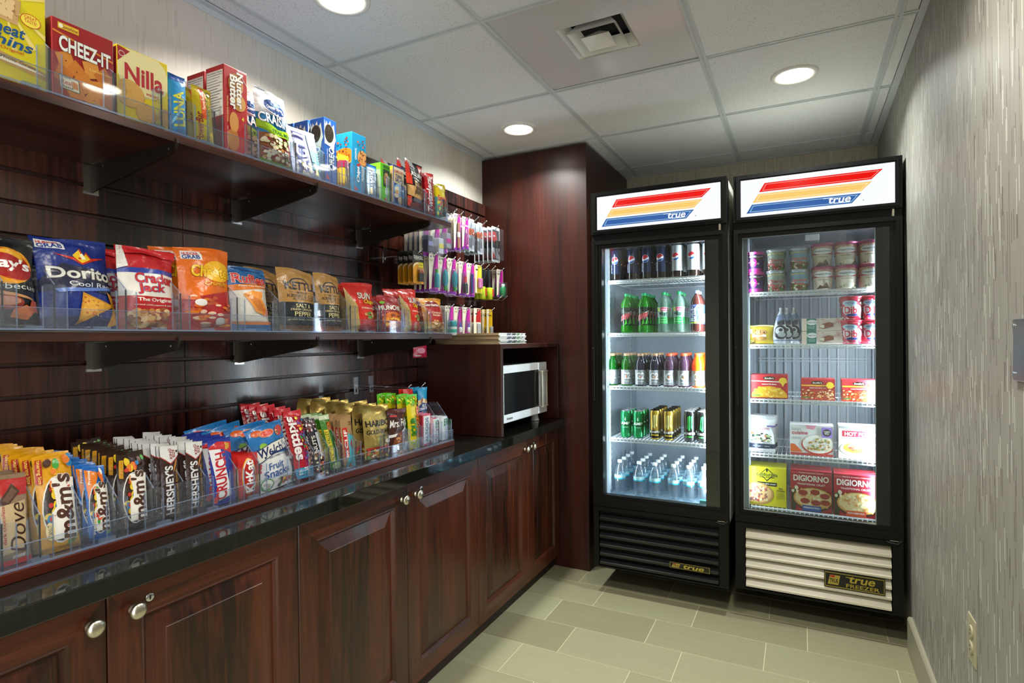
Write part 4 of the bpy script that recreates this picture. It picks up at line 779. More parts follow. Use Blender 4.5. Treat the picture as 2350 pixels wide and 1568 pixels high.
def d_welch(w): return bag('fruit_snacks_bag', w, .178, .025, '#2470b0', [P([(0, .0), (1, .0), (1, .5), (0, .55)], '#dfe0dc'), E(.25, .9, .14, .05, '#d8602a'), E(.5, .86, .2, .06, '#e08a5a'), E(.5, .86, .17, .048, '#d9442c'), E(.84, .85, .12, .08, '#b8322c'), SC(.74, .78, .94, .92, ['#e8c890', '#5c9a3a'], 8, .02, .012, 4), E(.3, .68, .09, .05, '#8ab83a'), P([(.05, .63), (.5, .7), (.98, .72), (1, .56), (.5, .52), (.08, .43)], '#22345c'), P([(.06, .615), (.5, .69), (.97, .71), (.985, .57), (.5, .53), (.09, .45)], '#e4e0d2'), T("Welch's", .54, .595, .84, .15, '#232a5c', b=.025, sl=.12, sh=.1), T('FAMILY FARMER OWNED', .62, .49, .5, .025, '#2a3a5c', sl=.5), E(.93, .47, .1, .06, '#1c2440'), T('Fruit', .5, .35, .42, .105, '#1f4a94', b=.01, sh=.15, sl=.1), T('Snacks', .5, .245, .72, .11, '#1f4a94', b=.01, sh=.15, sl=.1), R(.3, .18, .8, .187, '#2a5aa0'), T('FAT FREE', .62, .14, .3, .03, '#4c7a3a'), E(.18, .1, .16, .09, '#3f8a44'), E(.18, .1, .135, .075, '#e2e2da'), T('REAL\nFRUIT', .18, .09, .18, .06, '#2c2c2c'), SC(.5, .02, .98, .12, ['#c23a2e', '#3f6a2c', '#e0a03c', '#5c2a5c'], 14, .06, .03, 5), SC(.0, .3, .12, .42, ['#b8262c', '#d0403c'], 6, .05, .03, 2)], seed=51, full=.5, wr=1.6)
def d_skit(w): return bag('candy_bag', w, .21, .022, '#b51c2a', [P([(.5, .1), (1, .1), (1, .95), (.62, .95)], '#a01c48'), SC(.6, .15, .97, .92, ['#e2702a', '#e8d22e', '#3f9a3c', '#7c3a8c', '#c22a2e', '#2a7fae'], 48, .08, .022, 6, 9), T('skittles', .34, .6, .42, .62, '#f0e8e4', rot=-90, b=.045, o='#8c1420'), R(0, .04, 1, .18, '#2a8fb4'), T('SHARE\nSIZE', .4, .12, .6, .12, '#f0ece4', rot=-90, b=.03), R(0, .9, 1, 1, '#c0202c')], seed=52, full=.4, wr=1.3)
def d_kind(w): return d_bar('nut_bar', w, .175, '#2c2a30', [SC(0, .78, 1, .97, ['#5c1420', '#e8e0dc', '#7c1c2a'], 40, .06, .02, 3), R(.55, .3, .9, .75, '#c9ccd2'), SC(.05, .02, .95, .42, NUT, 50, .09, .025, 8), T("NUTS", .3, .55, .26, .3, '#d9d4cc', rot=90, b=.02)], seed=53)
def d_gran(w): return d_bar('granola_bar', w, .185, '#3c7a24', [R(0, .9, 1, .985, '#c9d4b0'), E(.7, .78, .25, .08, '#d8782a'), SC(.5, .7, .95, .86, ['#b5541c', '#e89a3c', '#8f3a14'], 16, .05, .015, 3), R(.1, .18, .42, .72, '#d9c22a'), T('NATURE VALLEY', .26, .45, .26, .5, '#2f5c1c', rot=90, b=.02), P([(.55, .1), (.95, .1), (.95, .6), (.7, .6)], '#1f5c34'), T('Crunchy', .75, .35, .16, .3, '#e4ecd8', rot=90), E(.5, .1, .4, .05, '#b8c880')], seed=54)
def d_clif(w): return d_bar('energy_bar', w, .165, '#a8835a', [P([(.25, .0), (1, .0), (1, .58), (.7, .62), (.4, .68)], '#4fb0b8'), R(.1, .2, .42, .78, '#c22c2a'), T('CLIF', .26, .56, .22, .36, '#f0ece4', rot=90, b=.04), T('BAR', .26, .28, .2, .14, '#f0ece4', rot=90, b=.03), P([(.55, .45), (.7, .55), (.8, .4), (.7, .3)], '#a8302a'), R(.6, .82, .9, .835, '#5c4028'), R(.62, .86, .88, .875, '#5c4028'), P([(.3, .02), (.5, .1), (.7, .02)], '#8c5a34')], seed=55, fin='paper')
def d_hari(w): return bag('gummy_bag', w, .185, .026, '#c2a456', [T('HARIBO', .5, .66, .88, .12, '#15140f', b=.045, sh=.0, sl=.04), T('GOLD-BEARS', .52, .5, .9, .085, '#15140f', b=.02), T('GUMMI CANDY', .6, .4, .45, .03, '#5c4a1c'), R(.05, .185, .95, .215, '#b5302a'), R(.05, .02, .95, .185, '#5a4a3c'), SC(.07, .03, .93, .175, ['#c2302a', '#3f8a3a', '#e8c23a', '#e08a2a', '#efe6c8'], 44, .06, .025, 4), E(.8, .3, .12, .04, '#ded8c8')], mat=GOLD(), seed=56, full=.5, wr=2.2)
def d_field(w): return bag('cookie_bag', w, .16, .035, '#3f1a16', [R(0, .9, 1, 1, '#54201c'), R(.1, .82, .4, .86, '#c23a3a'), T('Mrs. Fields', .52, .68, .95, .17, '#e9e6de', b=.02, sh=.35, sl=.25), P([(.0, .42), (.5, .46), (1, .68), (1, .64), (.5, .4), (0, .36)], '#e4e2dc'), E(.55, .22, .42, .26, '#7a4222'), SC(.25, .04, .88, .42, ['#b5743a', '#3a1a10', '#94562a', '#c98a4c'], 44, .06, .03, 9), R(.9, .1, 1, .25, '#b02a30')], seed=57, full=.45, wr=1.4)
def d_sour(w): return bag('sour_candy_bag', w, .2, .03, '#e2cf1c', [P([(0, .82), (.3, .86), (.6, .8), (1, .85), (1, 1), (0, 1)], '#5cc41c'), SC(.05, .78, .95, .98, ['#c86a2c', '#d8e02a', '#7fb82c'], 26, .08, .025, 6), E(.8, .68, .2, .1, '#e0706a'), SC(.65, .6, .97, .76, ['#e89a8c', '#c9503c'], 14, .05, .02, 4), T('SOUR', .3, .42, .32, .34, '#2f8a2c', rot=90, b=.04, o='#1c2a14'), T('PATCH', .64, .42, .32, .4, '#e0661c', rot=90, b=.04, o='#2c1a10'), T('KIDS', .88, .52, .2, .24, '#e8e02a', rot=90, b=.04, o='#2a2410'), SC(.1, .04, .9, .16, ['#d06a3c', '#e0c890', '#7aa83c'], 12, .06, .02, 3)], seed=58, full=.45, wr=1.3)
def d_altoid(w): return carton('mint_tin', w, .12, .028, '#d9607a', [R(.08, .05, .92, .96, '#e6ebec'), T('ALTOIDS', .5, .5, .4, .8, '#3c5a7c', rot=90, b=.02)], side=[R(0, 0, 1, 1, '#b03040')], fin='gloss')
def d_tic(c):
    def f(w): return carton('mint_box', w, .095, .018, '#eef0f2', [R(.05, .6, .95, .95, '#dff0ea'), P([(.3, .6), (.95, .66), (.95, .93), (.35, .9)], '#1f7a5a'), T('tic\ntac', .64, .78, .45, .22, '#f2f4f0', rot=0, b=.03), SC(.1, .05, .9, .55, [c, '#f2f2f2'], 26, .12, .04, 3)], top=[R(0, 0, 1, 1, c)], fin='gloss')
    return f
candy = [
 (d_dove, -5, 72, 1290, .342, 'brown dark chocolate bar with red ends', 'candy', 4, dict(lean=.1, step=.018)),
 (d_mmy, 97, 186, 1262, .342, 'big yellow peanut candy bag', 'candy', 8, dict(lean=.2, step=.024, dy=-.004, dz=.001)),
 (d_mmb, 205, 256, 1238, .342, 'blue and orange pretzel candy bag', 'candy', 8, dict(lean=.16, step=.026, dz=.002)),
 (d_mmk, 279, 342, 1212, .342, 'dark brown chocolate candy bag', 'candy', 10, dict(lean=.1, step=.022, dz=.002)),
 (d_hersh, 373, 416, 1188, .342, 'brown almond chocolate bar in the left row', 'candy', 12, dict(lean=.06, step=.019, dz=.0005)),
 (d_hersh, 430, 470, 1168, .342, 'brown almond chocolate bar in the right row', 'candy', 10, dict(lean=.04, step=.021, dz=.001)),
 (d_crunch, 490, 541, 1155, .342, 'blue and red crisped rice chocolate bar', 'candy', 6, dict(lean=.12, step=.024, dz=.001)),
 (d_kitkat, 549, 596, 1138, .345, 'small red wafer bar', 'candy', 7, dict(lean=.06, step=.021)),
 (d_welch, 598, 678, 1115, .335, 'blue and white fruit snacks bag', 'snack bag', 4, dict(lean=.22, roll=-.1, step=.035, dy=-.035, dz=.002)),
 (d_skit, 682, 722, 1095, .345, 'tall red rainbow candy bag', 'candy', 6, dict(lean=.3, step=.03, dy=-.004, dz=.004)),
 (d_kind, 728, 752, 1083, .345, 'dark wrapped nut bar', 'snack bar', 3, dict(lean=.32)),
 (d_gran, 762, 785, 1070, .347, 'green and yellow granola bar', 'snack bar', 4, dict(lean=.32, step=.025, dy=-.004)),
 (d_clif, 790, 816, 1055, .345, 'kraft and teal energy bar', 'snack bar', 9, dict(lean=.12, step=.019)),
 (d_hari, 838, 899, 1043, .335, 'shiny gold gummy candy bag', 'candy', 6, dict(lean=.12, step=.034, dy=-.024, dz=.006, roll=.04)),
 (d_field, 893, 935, 1030, .34, 'dark brown chocolate cookie bag', 'snack bag', 2, dict(lean=.1, step=.035, roll=.05)),
 (d_sour, 939, 964, 1020, .343, 'yellow and green sour candy bag', 'candy', 4, dict(lean=.08, step=.034, dy=-.018, dz=.002)),
 (d_altoid, 971, 989, 1012, .347, 'pink and white mint tin', 'mints', 2, dict(step=.035)),
 (d_tic('#d8485c'), 996, 1008, 1008, .347, 'small mint box with red mints', 'mints', 3, dict(step=.024)),
 (d_tic('#dfe8e6'), 1015, 1027, 1003, .347, 'small mint box with white mints', 'mints', 3, dict(step=.024)),
]
run(candy, Z3, GB)
# ================================================================ HOOKS AND HANGING PACKS
def hook(y, zt, label, grp='chrome slatwall hooks', L=.195):
    t = empty('display_hook', (.021, y, zt)); tag(t, label, 'hook', grp)
    g = G(); g.box(0, .0016, -.012, .012, -.045, .024, CHROME); g.box(.0, .004, -.012, .012, .022, .0245, CHROME); g.ob('back_plate', t)
    G().tube([(.001, 0, -.038), (.004, 0, -.022), (.012, 0, -.02), (L-.03, 0, -.02), (L-.022, 0, -.0175), (L, 0, 0)], .0023, CHROME, 8).lathe([(.0005, -.0035), (.003, -.002), (.0037, 0), (.003, .002), (.0005, .0035)], CHROME, 10, (L, 0)).ob('rod', t)
    return t
def card(name, w, h, art, parts, label, base='#e9e2cc', th=.0006):
    """card hangs from its top hole; origin at the hole"""
    t = empty(name); g = G(); z0 = -h+.012; r = .006
    pts = [(-w/2, z0+r), (-w/2+r, z0), (w/2-r, z0), (w/2, z0+r), (w/2, .012-r), (w/2-r, .012), (-w/2+r, .012), (-w/2, .012-r)]
    g.prism(pts, 1, 0, th, M(base, 'card'))
    def F(s, t_): s = np.asarray(s); t_ = np.asarray(t_); return np.stack([(s-.5)*w*.98, np.zeros_like(s), z0+.001+t_*(h-.002)], 1)
    decal(g, F, [art, P([(.4, .935), (.6, .935), (.6, .95), (.4, .95)], '#2a2a2e')], 'card', False, base=.0002, step=.0001)
    g.ob('card', t)
    for (nm, fn) in parts: fn(t)
    return t
MAG = [P([(.62, 1), (.98, 1), (.98, .03), (.2, .03), (.3, .3), (.4, .6)], '#c2249c'), P([(.62, 1), (.8, 1), (.55, .55), (.38, .2), (.32, .03), (.2, .03), (.3, .3), (.4, .6)], '#8f1f84'), E(.2, .93, .06, .03, '#7a3a94'), R(.08, .8, .4, .86, '#c9bfa4'), R(.1, .1, .2, .5, '#efe8d4'), R(.03, .0, .97, .06, '#7c2a9c')]
def bub(w, h, zc, d=.02, x=0):
    def f(t):
        g = G(); g.bbox(x-w/2, x+w/2, -d, -.0007, zc-h/2, zc+h/2, BUB, min(.005, d*.3)); g.ob('blister', t)
    return ('blister', f)
def prod(prof, col, zc=0, x=.004, yy=-.012, fin='card', rz=.7, name='product', mat=None):
    def f(t):
        g = G(); k = None
        for (pr, c) in zip(prof, col): g.lathe([(r, z) for r, z in pr], M(c, fin), 14, (x, yy), rz=rz)
        g.ob(name, t)
    return (name, f)
def bot(z0, z1, r, neck=.5): h = z1-z0; return [(r*.85, z0), (r, z0+.003), (r, z0+h*.8), (r*.8, z0+h*.93), (r*neck, z1)]
def tube2(z0, z1, r, c, capc, capz, down=False):
    return ([bot(z0, z1, r), [(r*.6, z1), (r*.6, z1+capz)]] if not down else [[(r*.55, z0-capz), (r*.6, z0)], [(r*.6, z0), (r, z0+.02), (r*.9, z1-.02), (r*.2, z1)]]), ([c, capc] if not down else [capc, c])
W_, H_ = .072, .165
def k_teal(): p, c = tube2(-.135, -.07, .014, '#1596a8', '#2fa32c', .016); return card('travel_bottle_pack', W_, H_, MAG, [bub(.036, .1, -.095, .026, .006), prod(p, c, x=.006)], '')
def k_tube(): p, c = tube2(-.12, -.045, .016, '#1d8f9e', '#2f9a2c', .02, True); return card('travel_tube_pack', W_, H_, MAG, [bub(.04, .105, -.09, .024, .006), prod(p, c, x=.006)], '')
def k_swab(): return card('travel_pack', W_, H_, MAG, [bub(.036, .09, -.09, .022, .004), prod([bot(-.13, -.06, .013)], ['#dfe8ec'])], '')
def k_brush(): p, c = tube2(-.14, -.09, .014, '#1a1c22', '#c22a2a', .03); return card('lint_brush_pack', W_, H_, MAG, [bub(.038, .11, -.095, .028, .006), prod(p, c, x=.006)], '')
def k_comb(): return card('comb_pack', W_, H_, MAG, [bub(.03, .11, -.088, .014, .006), ('comb', lambda t: G().bbox(-.004, .012, -.009, -.003, -.135, -.04, M('#26307c', 'gloss'), .002).ob('comb', t))], '')
def k_pink(): return card('sewing_pack', W_*.9, H_*.86, [R(.0, .0, 1, 1, '#e2cf3a'), P([(0, 1), (.4, 1), (.2, .5), (.25, 0), (0, 0)], '#efe8d4'), R(.08, .8, .4, .86, '#3a3a3a')], [bub(.042, .06, -.08, .016, .006), ('sponge', lambda t: G().bbox(-.012, .022, -.014, -.002, -.105, -.055, M('#e27ab4', 'matte'), .004).ob('sponge', t))], '')
def k_lint(): return card('lint_roller', .03, .075, [R(0, 0, 1, 1, '#1c2022')], [prod([[(.017, -.155), (.018, -.153), (.018, -.095), (.017, -.093)], [(.0075, -.093), (.006, -.06), (.009, -.03), (.006, .0)]], ['#b7cc1a', '#22262a'], x=0, yy=-.002, rz=1, name='roller'), ('wrap', lambda t: G().bbox(.002, .016, -.021, -.016, -.14, -.1, M('#c2382c', 'card'), .0015).ob('wrap', t))], '', base='#1c2022')
def k_thread(): return card('mouthwash_pack', W_, H_*.9, [MAG, T('Scope', .3, .84, .5, .06, '#2a2a30', sh=.2)], [bub(.046, .085, -.1, .032, .006), prod([bot(-.135, -.08, .019, .6), [(.013, -.08), (.013, -.066)]], ['#0f8a4a', '#dfe6ea'], x=.006, yy=-.016)], '')
def k_bat(): return card('battery_pack', .075, .14, [R(0, .0, 1, .62, '#d9921a'), E(.5, .42, .62, .3, '#1f1f1d'), E(.5, .38, .62, .28, '#d9921a'), E(.5, .4, .56, .24, '#e8e0c8'), E(.52, .36, .56, .24, '#d9951c'), T('DURACELL', .52, .8, .86, .1, '#e9e6dc', b=.04), T('COPPERTOP', .4, .725, .5, .04, '#c9c0a8'), R(.56, .5, .98, .66, '#d8cc1a'), R(.6, .56, .92, .575, '#3a3a20'), T('AA', .8, .93, .2, .04, '#d98a2a')], [bub(.036, .062, -.09, .016, .008), prod([[(.007, -.118), (.007, -.083)], [(.0072, -.083), (.0072, -.07), (.0025, -.069), (.0025, -.066)]], ['#1c1c1c', '#b0623a'], x=.0, yy=-.0085, rz=1, fin='gloss', name='battery'), prod([[(.007, -.118), (.007, -.083)], [(.0072, -.083), (.0072, -.07), (.0025, -.069), (.0025, -.066)]], ['#1c1c1c', '#b0623a'], x=.0155, yy=-.0085, rz=1, fin='gloss', name='battery')], '', base='#20201f')
def k_board(): return card('emery_board_pack', .06, .175, MAG, [bub(.026, .13, -.095, .008, .006), ('emery_board', lambda t: G().bbox(-.002, .014, -.006, -.002, -.15, -.03, M('#b07a5c', 'matte'), .0015).ob('emery_board', t)), ('band', lambda t: G().bbox(-.004, .016, -.0068, -.0015, -.1, -.075, M('#e4e2dc', 'card'), .0008).ob('band', t))], '')
def k_pins(): return card('safety_pin_pack', .06, .155, [MAG, R(.05, .7, .9, .76, '#e69ac8')], [bub(.03, .09, -.09, .01, .006), ('safety_pin', lambda t: G().tube([(-.002, -.005, -.05), (.002, -.006, -.12), (.01, -.006, -.125), (.012, -.005, -.06), (.006, -.005, -.045)], .0014, CHROME, 6).ob('safety_pin', t))], '')
def k_key():
    t = card('keyring_pack', .05, .16, [R(0, 0, 1, 1, '#b9bfc6'), R(0, .5, 1, .7, '#d8602a'), R(0, .1, .5, .4, '#6c7078')], [bub(.048, .13, -.075, .012, 0), ('keyring', lambda t: G().tube([(.012*math.cos(a), -.006, -.05+.014*math.sin(a)) for a in np.linspace(0, 6.0, 14)], .0014, CHROME, 6).box(-.003, .003, -.009, -.005, -.12, -.066, CHROME).ob('keyring', t))], '', base='#c6ccd2'); return t
def k_chg(): return card('phone_charger_pack', .088, .185, [R(.08, .4, .92, .92, '#26262a'), P([(.1, .86), (.55, .86), (.7, .6), (.45, .52), (.1, .62)], '#d42a22'), R(.2, .72, .42, .76, '#f4efec'), P([(.1, .3), (.1, .06), (.7, .06)], '#c22a22'), R(.1, .06, .9, .1, '#1c1c1e')], [bub(.08, .165, -.082, .03, 0), ('charger', lambda t: G().bbox(-.018, .012, -.024, -.003, -.1, -.062, M('#17181a', 'card'), .004).tube([(0, -.012, -.1), (.01, -.012, -.13), (.022, -.012, -.11), (.026, -.012, -.07), (.02, -.012, -.14)], .002, M('#17181a', 'card'), 6).ob('charger', t))], '', base='#dadde0')
def k_pad(c1, c2):
    def f(): return card('travel_pack', W_, H_, MAG, [bub(.05, .1, -.09, .034, .004), ('carton', lambda t: G().bbox(-.016, .022, -.03, -.002, -.135, -.065, M(c1, 'card'), .003).bbox(-.014, .02, -.031, -.0295, -.11, -.09, M(c2, 'card'), .0004).ob('contents', t))], '')
    return f
def k_med(): return card('first_aid_box', .05, .185, [R(0, 0, 1, 1, '#e4e6ee'), R(.2, .86, .9, .93, '#2a9ac8'), R(0, 0, 1, .5, '#b0a8dc'), R(.42, .52, .52, .68, '#d8442c'), R(.32, .58, .62, .63, '#d8442c'), R(.1, .18, .6, .3, '#4a4aa4')], [('box', lambda t: G().bbox(-.024, .024, .001, .045, -.17, .006, M('#d9dbe4', 'card'), .001).ob('box_body', t))], '')
def k_purp(): return card('shaver_pack', W_, H_*.9, MAG, [bub(.045, .09, -.085, .03, .0), prod([[(.005, -.12), (.018, -.1), (.02, -.085), (.016, -.065), (.004, -.05)]], ['#4a34b4'], x=.0, yy=-.015, fin='gloss')], '')
def k_deo(): return card('deodorant_pack', W_, .15, MAG, [bub(.052, .075, -.09, .036, .004), prod([[(.02, -.125), (.021, -.12), (.021, -.085)], [(.021, -.085), (.02, -.062), (.014, -.058)], [(.0213, -.112), (.0213, -.097)]], ['#e4eaea', '#0d8a8e', '#1fb89c'], x=.004, yy=-.018, rz=.7)], '')
def k_drop(): return card('eye_drop_pack', W_, .14, MAG, [bub(.034, .07, -.085, .02, .002), prod([bot(-.11, -.085, .01), [(.006, -.085), (.004, -.065)]], ['#e9eef0', '#3a6ec2'], x=.002)], '')
def k_wipe(): return card('wipes_pack', W_, .14, [R(.3, .5, .98, .98, '#c22a2a'), P([(0, 1), (.5, 1), (.2, .5), (.25, 0), (0, 0)], '#efe8d4'), R(.2, .78, .5, .82, '#2a2a2a')], [('sachet', lambda t: G().bbox(-.008, .026, -.008, -.001, -.12, -.065, M('#a8aeb4', 'card'), .003).ob('sachet', t))], '')
def k_tums(): return card('antacid_pack', .062, .15, [R(0, 0, 1, 1, '#e8b81c'), P([(0, 1), (.45, 1), (.3, .5), (.35, 0), (0, 0)], '#ece4cc'), T('Tums', .5, .8, .7, .08, '#22222a', b=.03)], [bub(.03, .05, -.1, .016, .006), ('roll', lambda t: G().bbox(0, .018, -.013, -.002, -.122, -.078, M('#c2c6c4', 'card'), .003).ob('roll', t))], '', base='#e8b81c')
HR = [ # (y, tip z, kind, count, label, category, first x)
 (.19, 1.766, k_pad('#4c4f66', '#8a8fc0'), 4, 'travel pack with a dark box just under the upper shelf', 'travel pack', .175),
 (.272, 1.766, k_pad('#c9ccd8', '#d9cf5a'), 4, 'travel pack with a pale box under the upper shelf', 'travel pack', .175),
 (.34, 1.80, k_pad('#9a9aa4', '#c22a8c'), 4, 'travel pack with a grey box past the upper shelf', 'travel pack', .17),
 (.405, 1.837, k_med, 2, 'white first aid box with a red cross', 'first aid box', .14),
 (.463, 1.837, k_board, 6, 'magenta card with a tan emery board', 'nail file pack', .17),
 (.537, 1.835, k_pins, 3, 'magenta card with safety pins', 'pin pack', .17),
 (.604, 1.838, k_key, 4, 'clear pack with a keyring nearer the shelf', 'keyring pack', .165),
 (.686, 1.834, k_key, 4, 'clear pack with a keyring nearer the tall cabinet', 'keyring pack', .165),
 (.817, 1.832, k_chg, 5, 'red and black phone charger pack', 'charger pack', .185),
 (.13, 1.616, k_bat, 4, 'black and copper battery card on the upper hook', 'battery pack', .185),
 (.244, 1.616, k_teal, 4, 'magenta card with a teal bottle and green cap', 'toiletry pack', .185),
 (.319, 1.614, k_tube, 3, 'magenta card with an upturned teal tube', 'toiletry pack', .18),
 (.389, 1.614, k_tube, 2, 'magenta card with a teal tube, second from the teal bottles', 'toiletry pack', .185),
 (.43, 1.614, k_swab, 2, 'magenta card with a small white bottle', 'toiletry pack', .16),
 (.50, 1.614, k_brush, 4, 'magenta card with a red capped black bottle', 'toiletry pack', .175),
 (.575, 1.614, k_comb, 3, 'magenta card with a dark blue comb', 'comb pack', .175),
 (.65, 1.614, k_pink, 2, 'yellow card with a pink sponge', 'sponge pack', .175),
 (.708, 1.614, k_lint, 2, 'black handled lime green lint roller nearer the shelf', 'lint roller', .16),
 (.775, 1.614, k_lint, 2, 'black handled lime green lint roller nearer the tall cabinet', 'lint roller', .165),
 (.87, 1.614, k_thread, 4, 'magenta card with a dark green mouthwash bottle', 'mouthwash pack', .18),
 (.175, 1.396, k_bat, 2, 'black and copper battery card on the lower hook', 'battery pack', .16),
 (.26, 1.396, k_purp, 2, 'magenta card with a blue oval shaver', 'toiletry pack', .17),
 (.372, 1.396, k_deo, 2, 'magenta card with a teal and white deodorant', 'toiletry pack', .18),
 (.463, 1.396, k_drop, 1, 'magenta card with a small blue tipped dropper', 'toiletry pack', .17),
 (.53, 1.396, k_drop, 2, 'magenta card with a dropper, nearer the tall cabinet', 'toiletry pack', .175),
 (.635, 1.396, k_wipe, 4, 'white and red card with a grey sachet', 'toiletry pack', .175),
 (.76, 1.396, k_tums, 5, 'yellow antacid card with a small roll', 'medicine pack', .175),
]
for i, (y, zt, kf, n, lab, cat, x0) in enumerate(HR):
    hook(y, zt, 'chrome hook holding the %s' % ' '.join(lab.split()[:12]), L=.195)
    o = kf(); o.location = (x0+.012, y, zt-.0165); o.rotation_euler = (0, 0, Q)
    row(o, lab, cat, 'hanging toiletries on the slatwall hooks', n, -.0265 if n < 6 else -.018, 0, 0, .0006, .0)
for (y, z, l) in ((.84, 1.466, 'empty chrome hook above the newspapers, nearer the shelf'), (.894, 1.466, 'empty chrome hook above the newspapers, nearer the tall cabinet')): hook(y, z, l, L=.2)
# nut bags on two low hooks over the candy tray
def d_nut(c, n): 
    return bag('nut_bag', .062, .135, .016, c, [P([(0, .62), (.4, .68), (1, .6), (1, .35), (0, .3)], '#dcc48f'), E(.3, .62, .12, .06, '#8a4a2a', .6), E(.75, .6, .1, .04, '#9c5a34'), P([(.05, .44), (.3, .56), (.98, .5), (.95, .3), (.1, .28)], '#1c2f6c'), T('BLUE\nDIAMOND', .52, .42, .84, .17, '#f0f0ee', b=.02, sl=.15), SC(.05, .03, .95, .26, ['#8a5230', '#a8683c', '#6c3a22'], 26, .09, .05, 4), R(.45, .955, .55, .965, '#222')], seed=60+n, full=.4, wr=1.0)
for (y, c, n, lab) in ((-.062, '#c8281c', 2, 'red top almond bag hanging over the candy tray'), (.03, '#1f86b0', 3, 'blue top almond bag hanging over the candy tray')):
    hook(y, 1.062, 'low chrome hook holding the %s' % lab.split(' hanging')[0], L=.275)
    o = d_nut(c, n); place(o, .283, y, .911, Q); row(o, lab, 'snack bag', 'almond bags on low hooks', n, -.02, 0, 0, .001, .01)
# pink candy bag under the chips shelf end
hook(.20, 1.236, 'chrome hook holding the pink candy bag beside the chips shelf', L=.15)
o = bag('candy_bag', .1, .062, .02, '#c22a4c', [E(.5, .5, .3, .2, '#e89ab0'), R(.1, .1, .5, .2, '#e8d8dc')], seed=77); place(o, .15, .20, 1.157, Q); tag(o, 'small pink candy bag hanging under the end of the chips shelf', 'candy')
# newspapers
def paper(i):
    g = G(); w, d, h = .27, .34, .0042
    rg = random.Random(i); jx, jy = rg.uniform(-.004, .004), rg.uniform(-.004, .004)
    n = 5; col = M('#a08c6c', 'paper'); wh = M('#dfe0dc', 'paper')
    for s in range(2): g.bbox(-d/2, d/2, -w/2, w/2, s*.0027, s*.0027+.0025, col, .0008)
    # printed fold toward the room
    g.bbox(d/2-.0015, d/2+.003, -w/2+.001, w/2-.001, 0, .0052, wh, .0018)
    for (a, b, c) in ((-.06, -.02, '#4a5470'), (-.01, .03, '#2c3038'), (.04, .07, '#4a8a4c'), (.085, .1, '#8a8f94')):
        if i % 3: g.box(d/2+.0028, d/2+.0033, a, b, .0009, .0044, M(c, 'paper'))
    o = g.ob('newspaper', None, (.275+jx, .515+jy, 1.2125+i*.0056)); return o
for i in range(9):
    tag(paper(i), ['folded newspaper at the bottom of the stack', 'folded newspaper second from the bottom of the stack', 'folded newspaper third from the bottom of the stack', 'folded newspaper fourth from the bottom of the stack', 'folded newspaper in the middle of the stack', 'folded newspaper fourth from the top of the stack', 'folded newspaper third from the top of the stack', 'folded newspaper second from the top of the stack', 'folded newspaper on top of the stack'][i]+' on the hutch', 'newspaper', 'newspapers stacked on the microwave hutch')
# right wall fittings
xo = on(0, 2.012, 2238, 1470)
t = empty('wall_outlet', (2.0105, float(xo[1])+.0, float(xo[2]))); tag(t, 'beige duplex power outlet low on the plain wall', 'power outlet')
OUT = M('#a5a184', 'card', 0, .35)
G().bbox(-.006, .0, -.035, .035, -.057, .057, OUT, .002).ob('cover_plate', t)
for s in (-1, 1):
    g = G(); g.lathe([(.016, 0), (.016, .0025), (.014, .003)], OUT, 24); g.box(-.006, -.004, -.003, .004, .003, .0034, BLACKM).box(.004, .006, -.003, .004, .003, .0034, BLACKM)
    q = g.ob('socket', t, (-.006, 0, s*.0195)); q.rotation_euler = (0, -PI/2, 0)
xo = on(0, 2.0, 2336, 803)
t = empty('wall_plate', (1.998, float(xo[1])-.07, float(xo[2]))); tag(t, 'brushed steel switch plate cut by the edge of the plain wall', 'wall plate')
G().bbox(-.006, .006, -.07, .07, -.058, .058, brushed('plate_steel', '#9da2a8', .3), .002).ob('plate', t)
for s in (-1, 1): q = G().lathe([(.004, 0), (.004, .002)], CHROME, 14).ob('screw', t, (-.0062, .06, s*.045)); q.rotation_euler = (0, -PI/2, 0)
# maker's mark printed on the microwave door
g = G()
def _fm(s, t_): s = np.asarray(s); t_ = np.asarray(t_); return np.stack([np.full_like(s, MWTEXT[0]+.0002), MWTEXT[1]+s*(MWTEXT[2]-MWTEXT[1]), MWTEXT[3]+t_*.04], 1)
decal(g, _fm, [T('Amana', .17, .5, .12, .32, '#2a2d30', b=.03, sh=.2), E(.78, .6, .018, .2, '#9aa0a6'), E(.78, .6, .014, .15, '#e6ebef')], 'card', False, .0001, .0001); g.ob('printed_mark', MWTEXT[5])
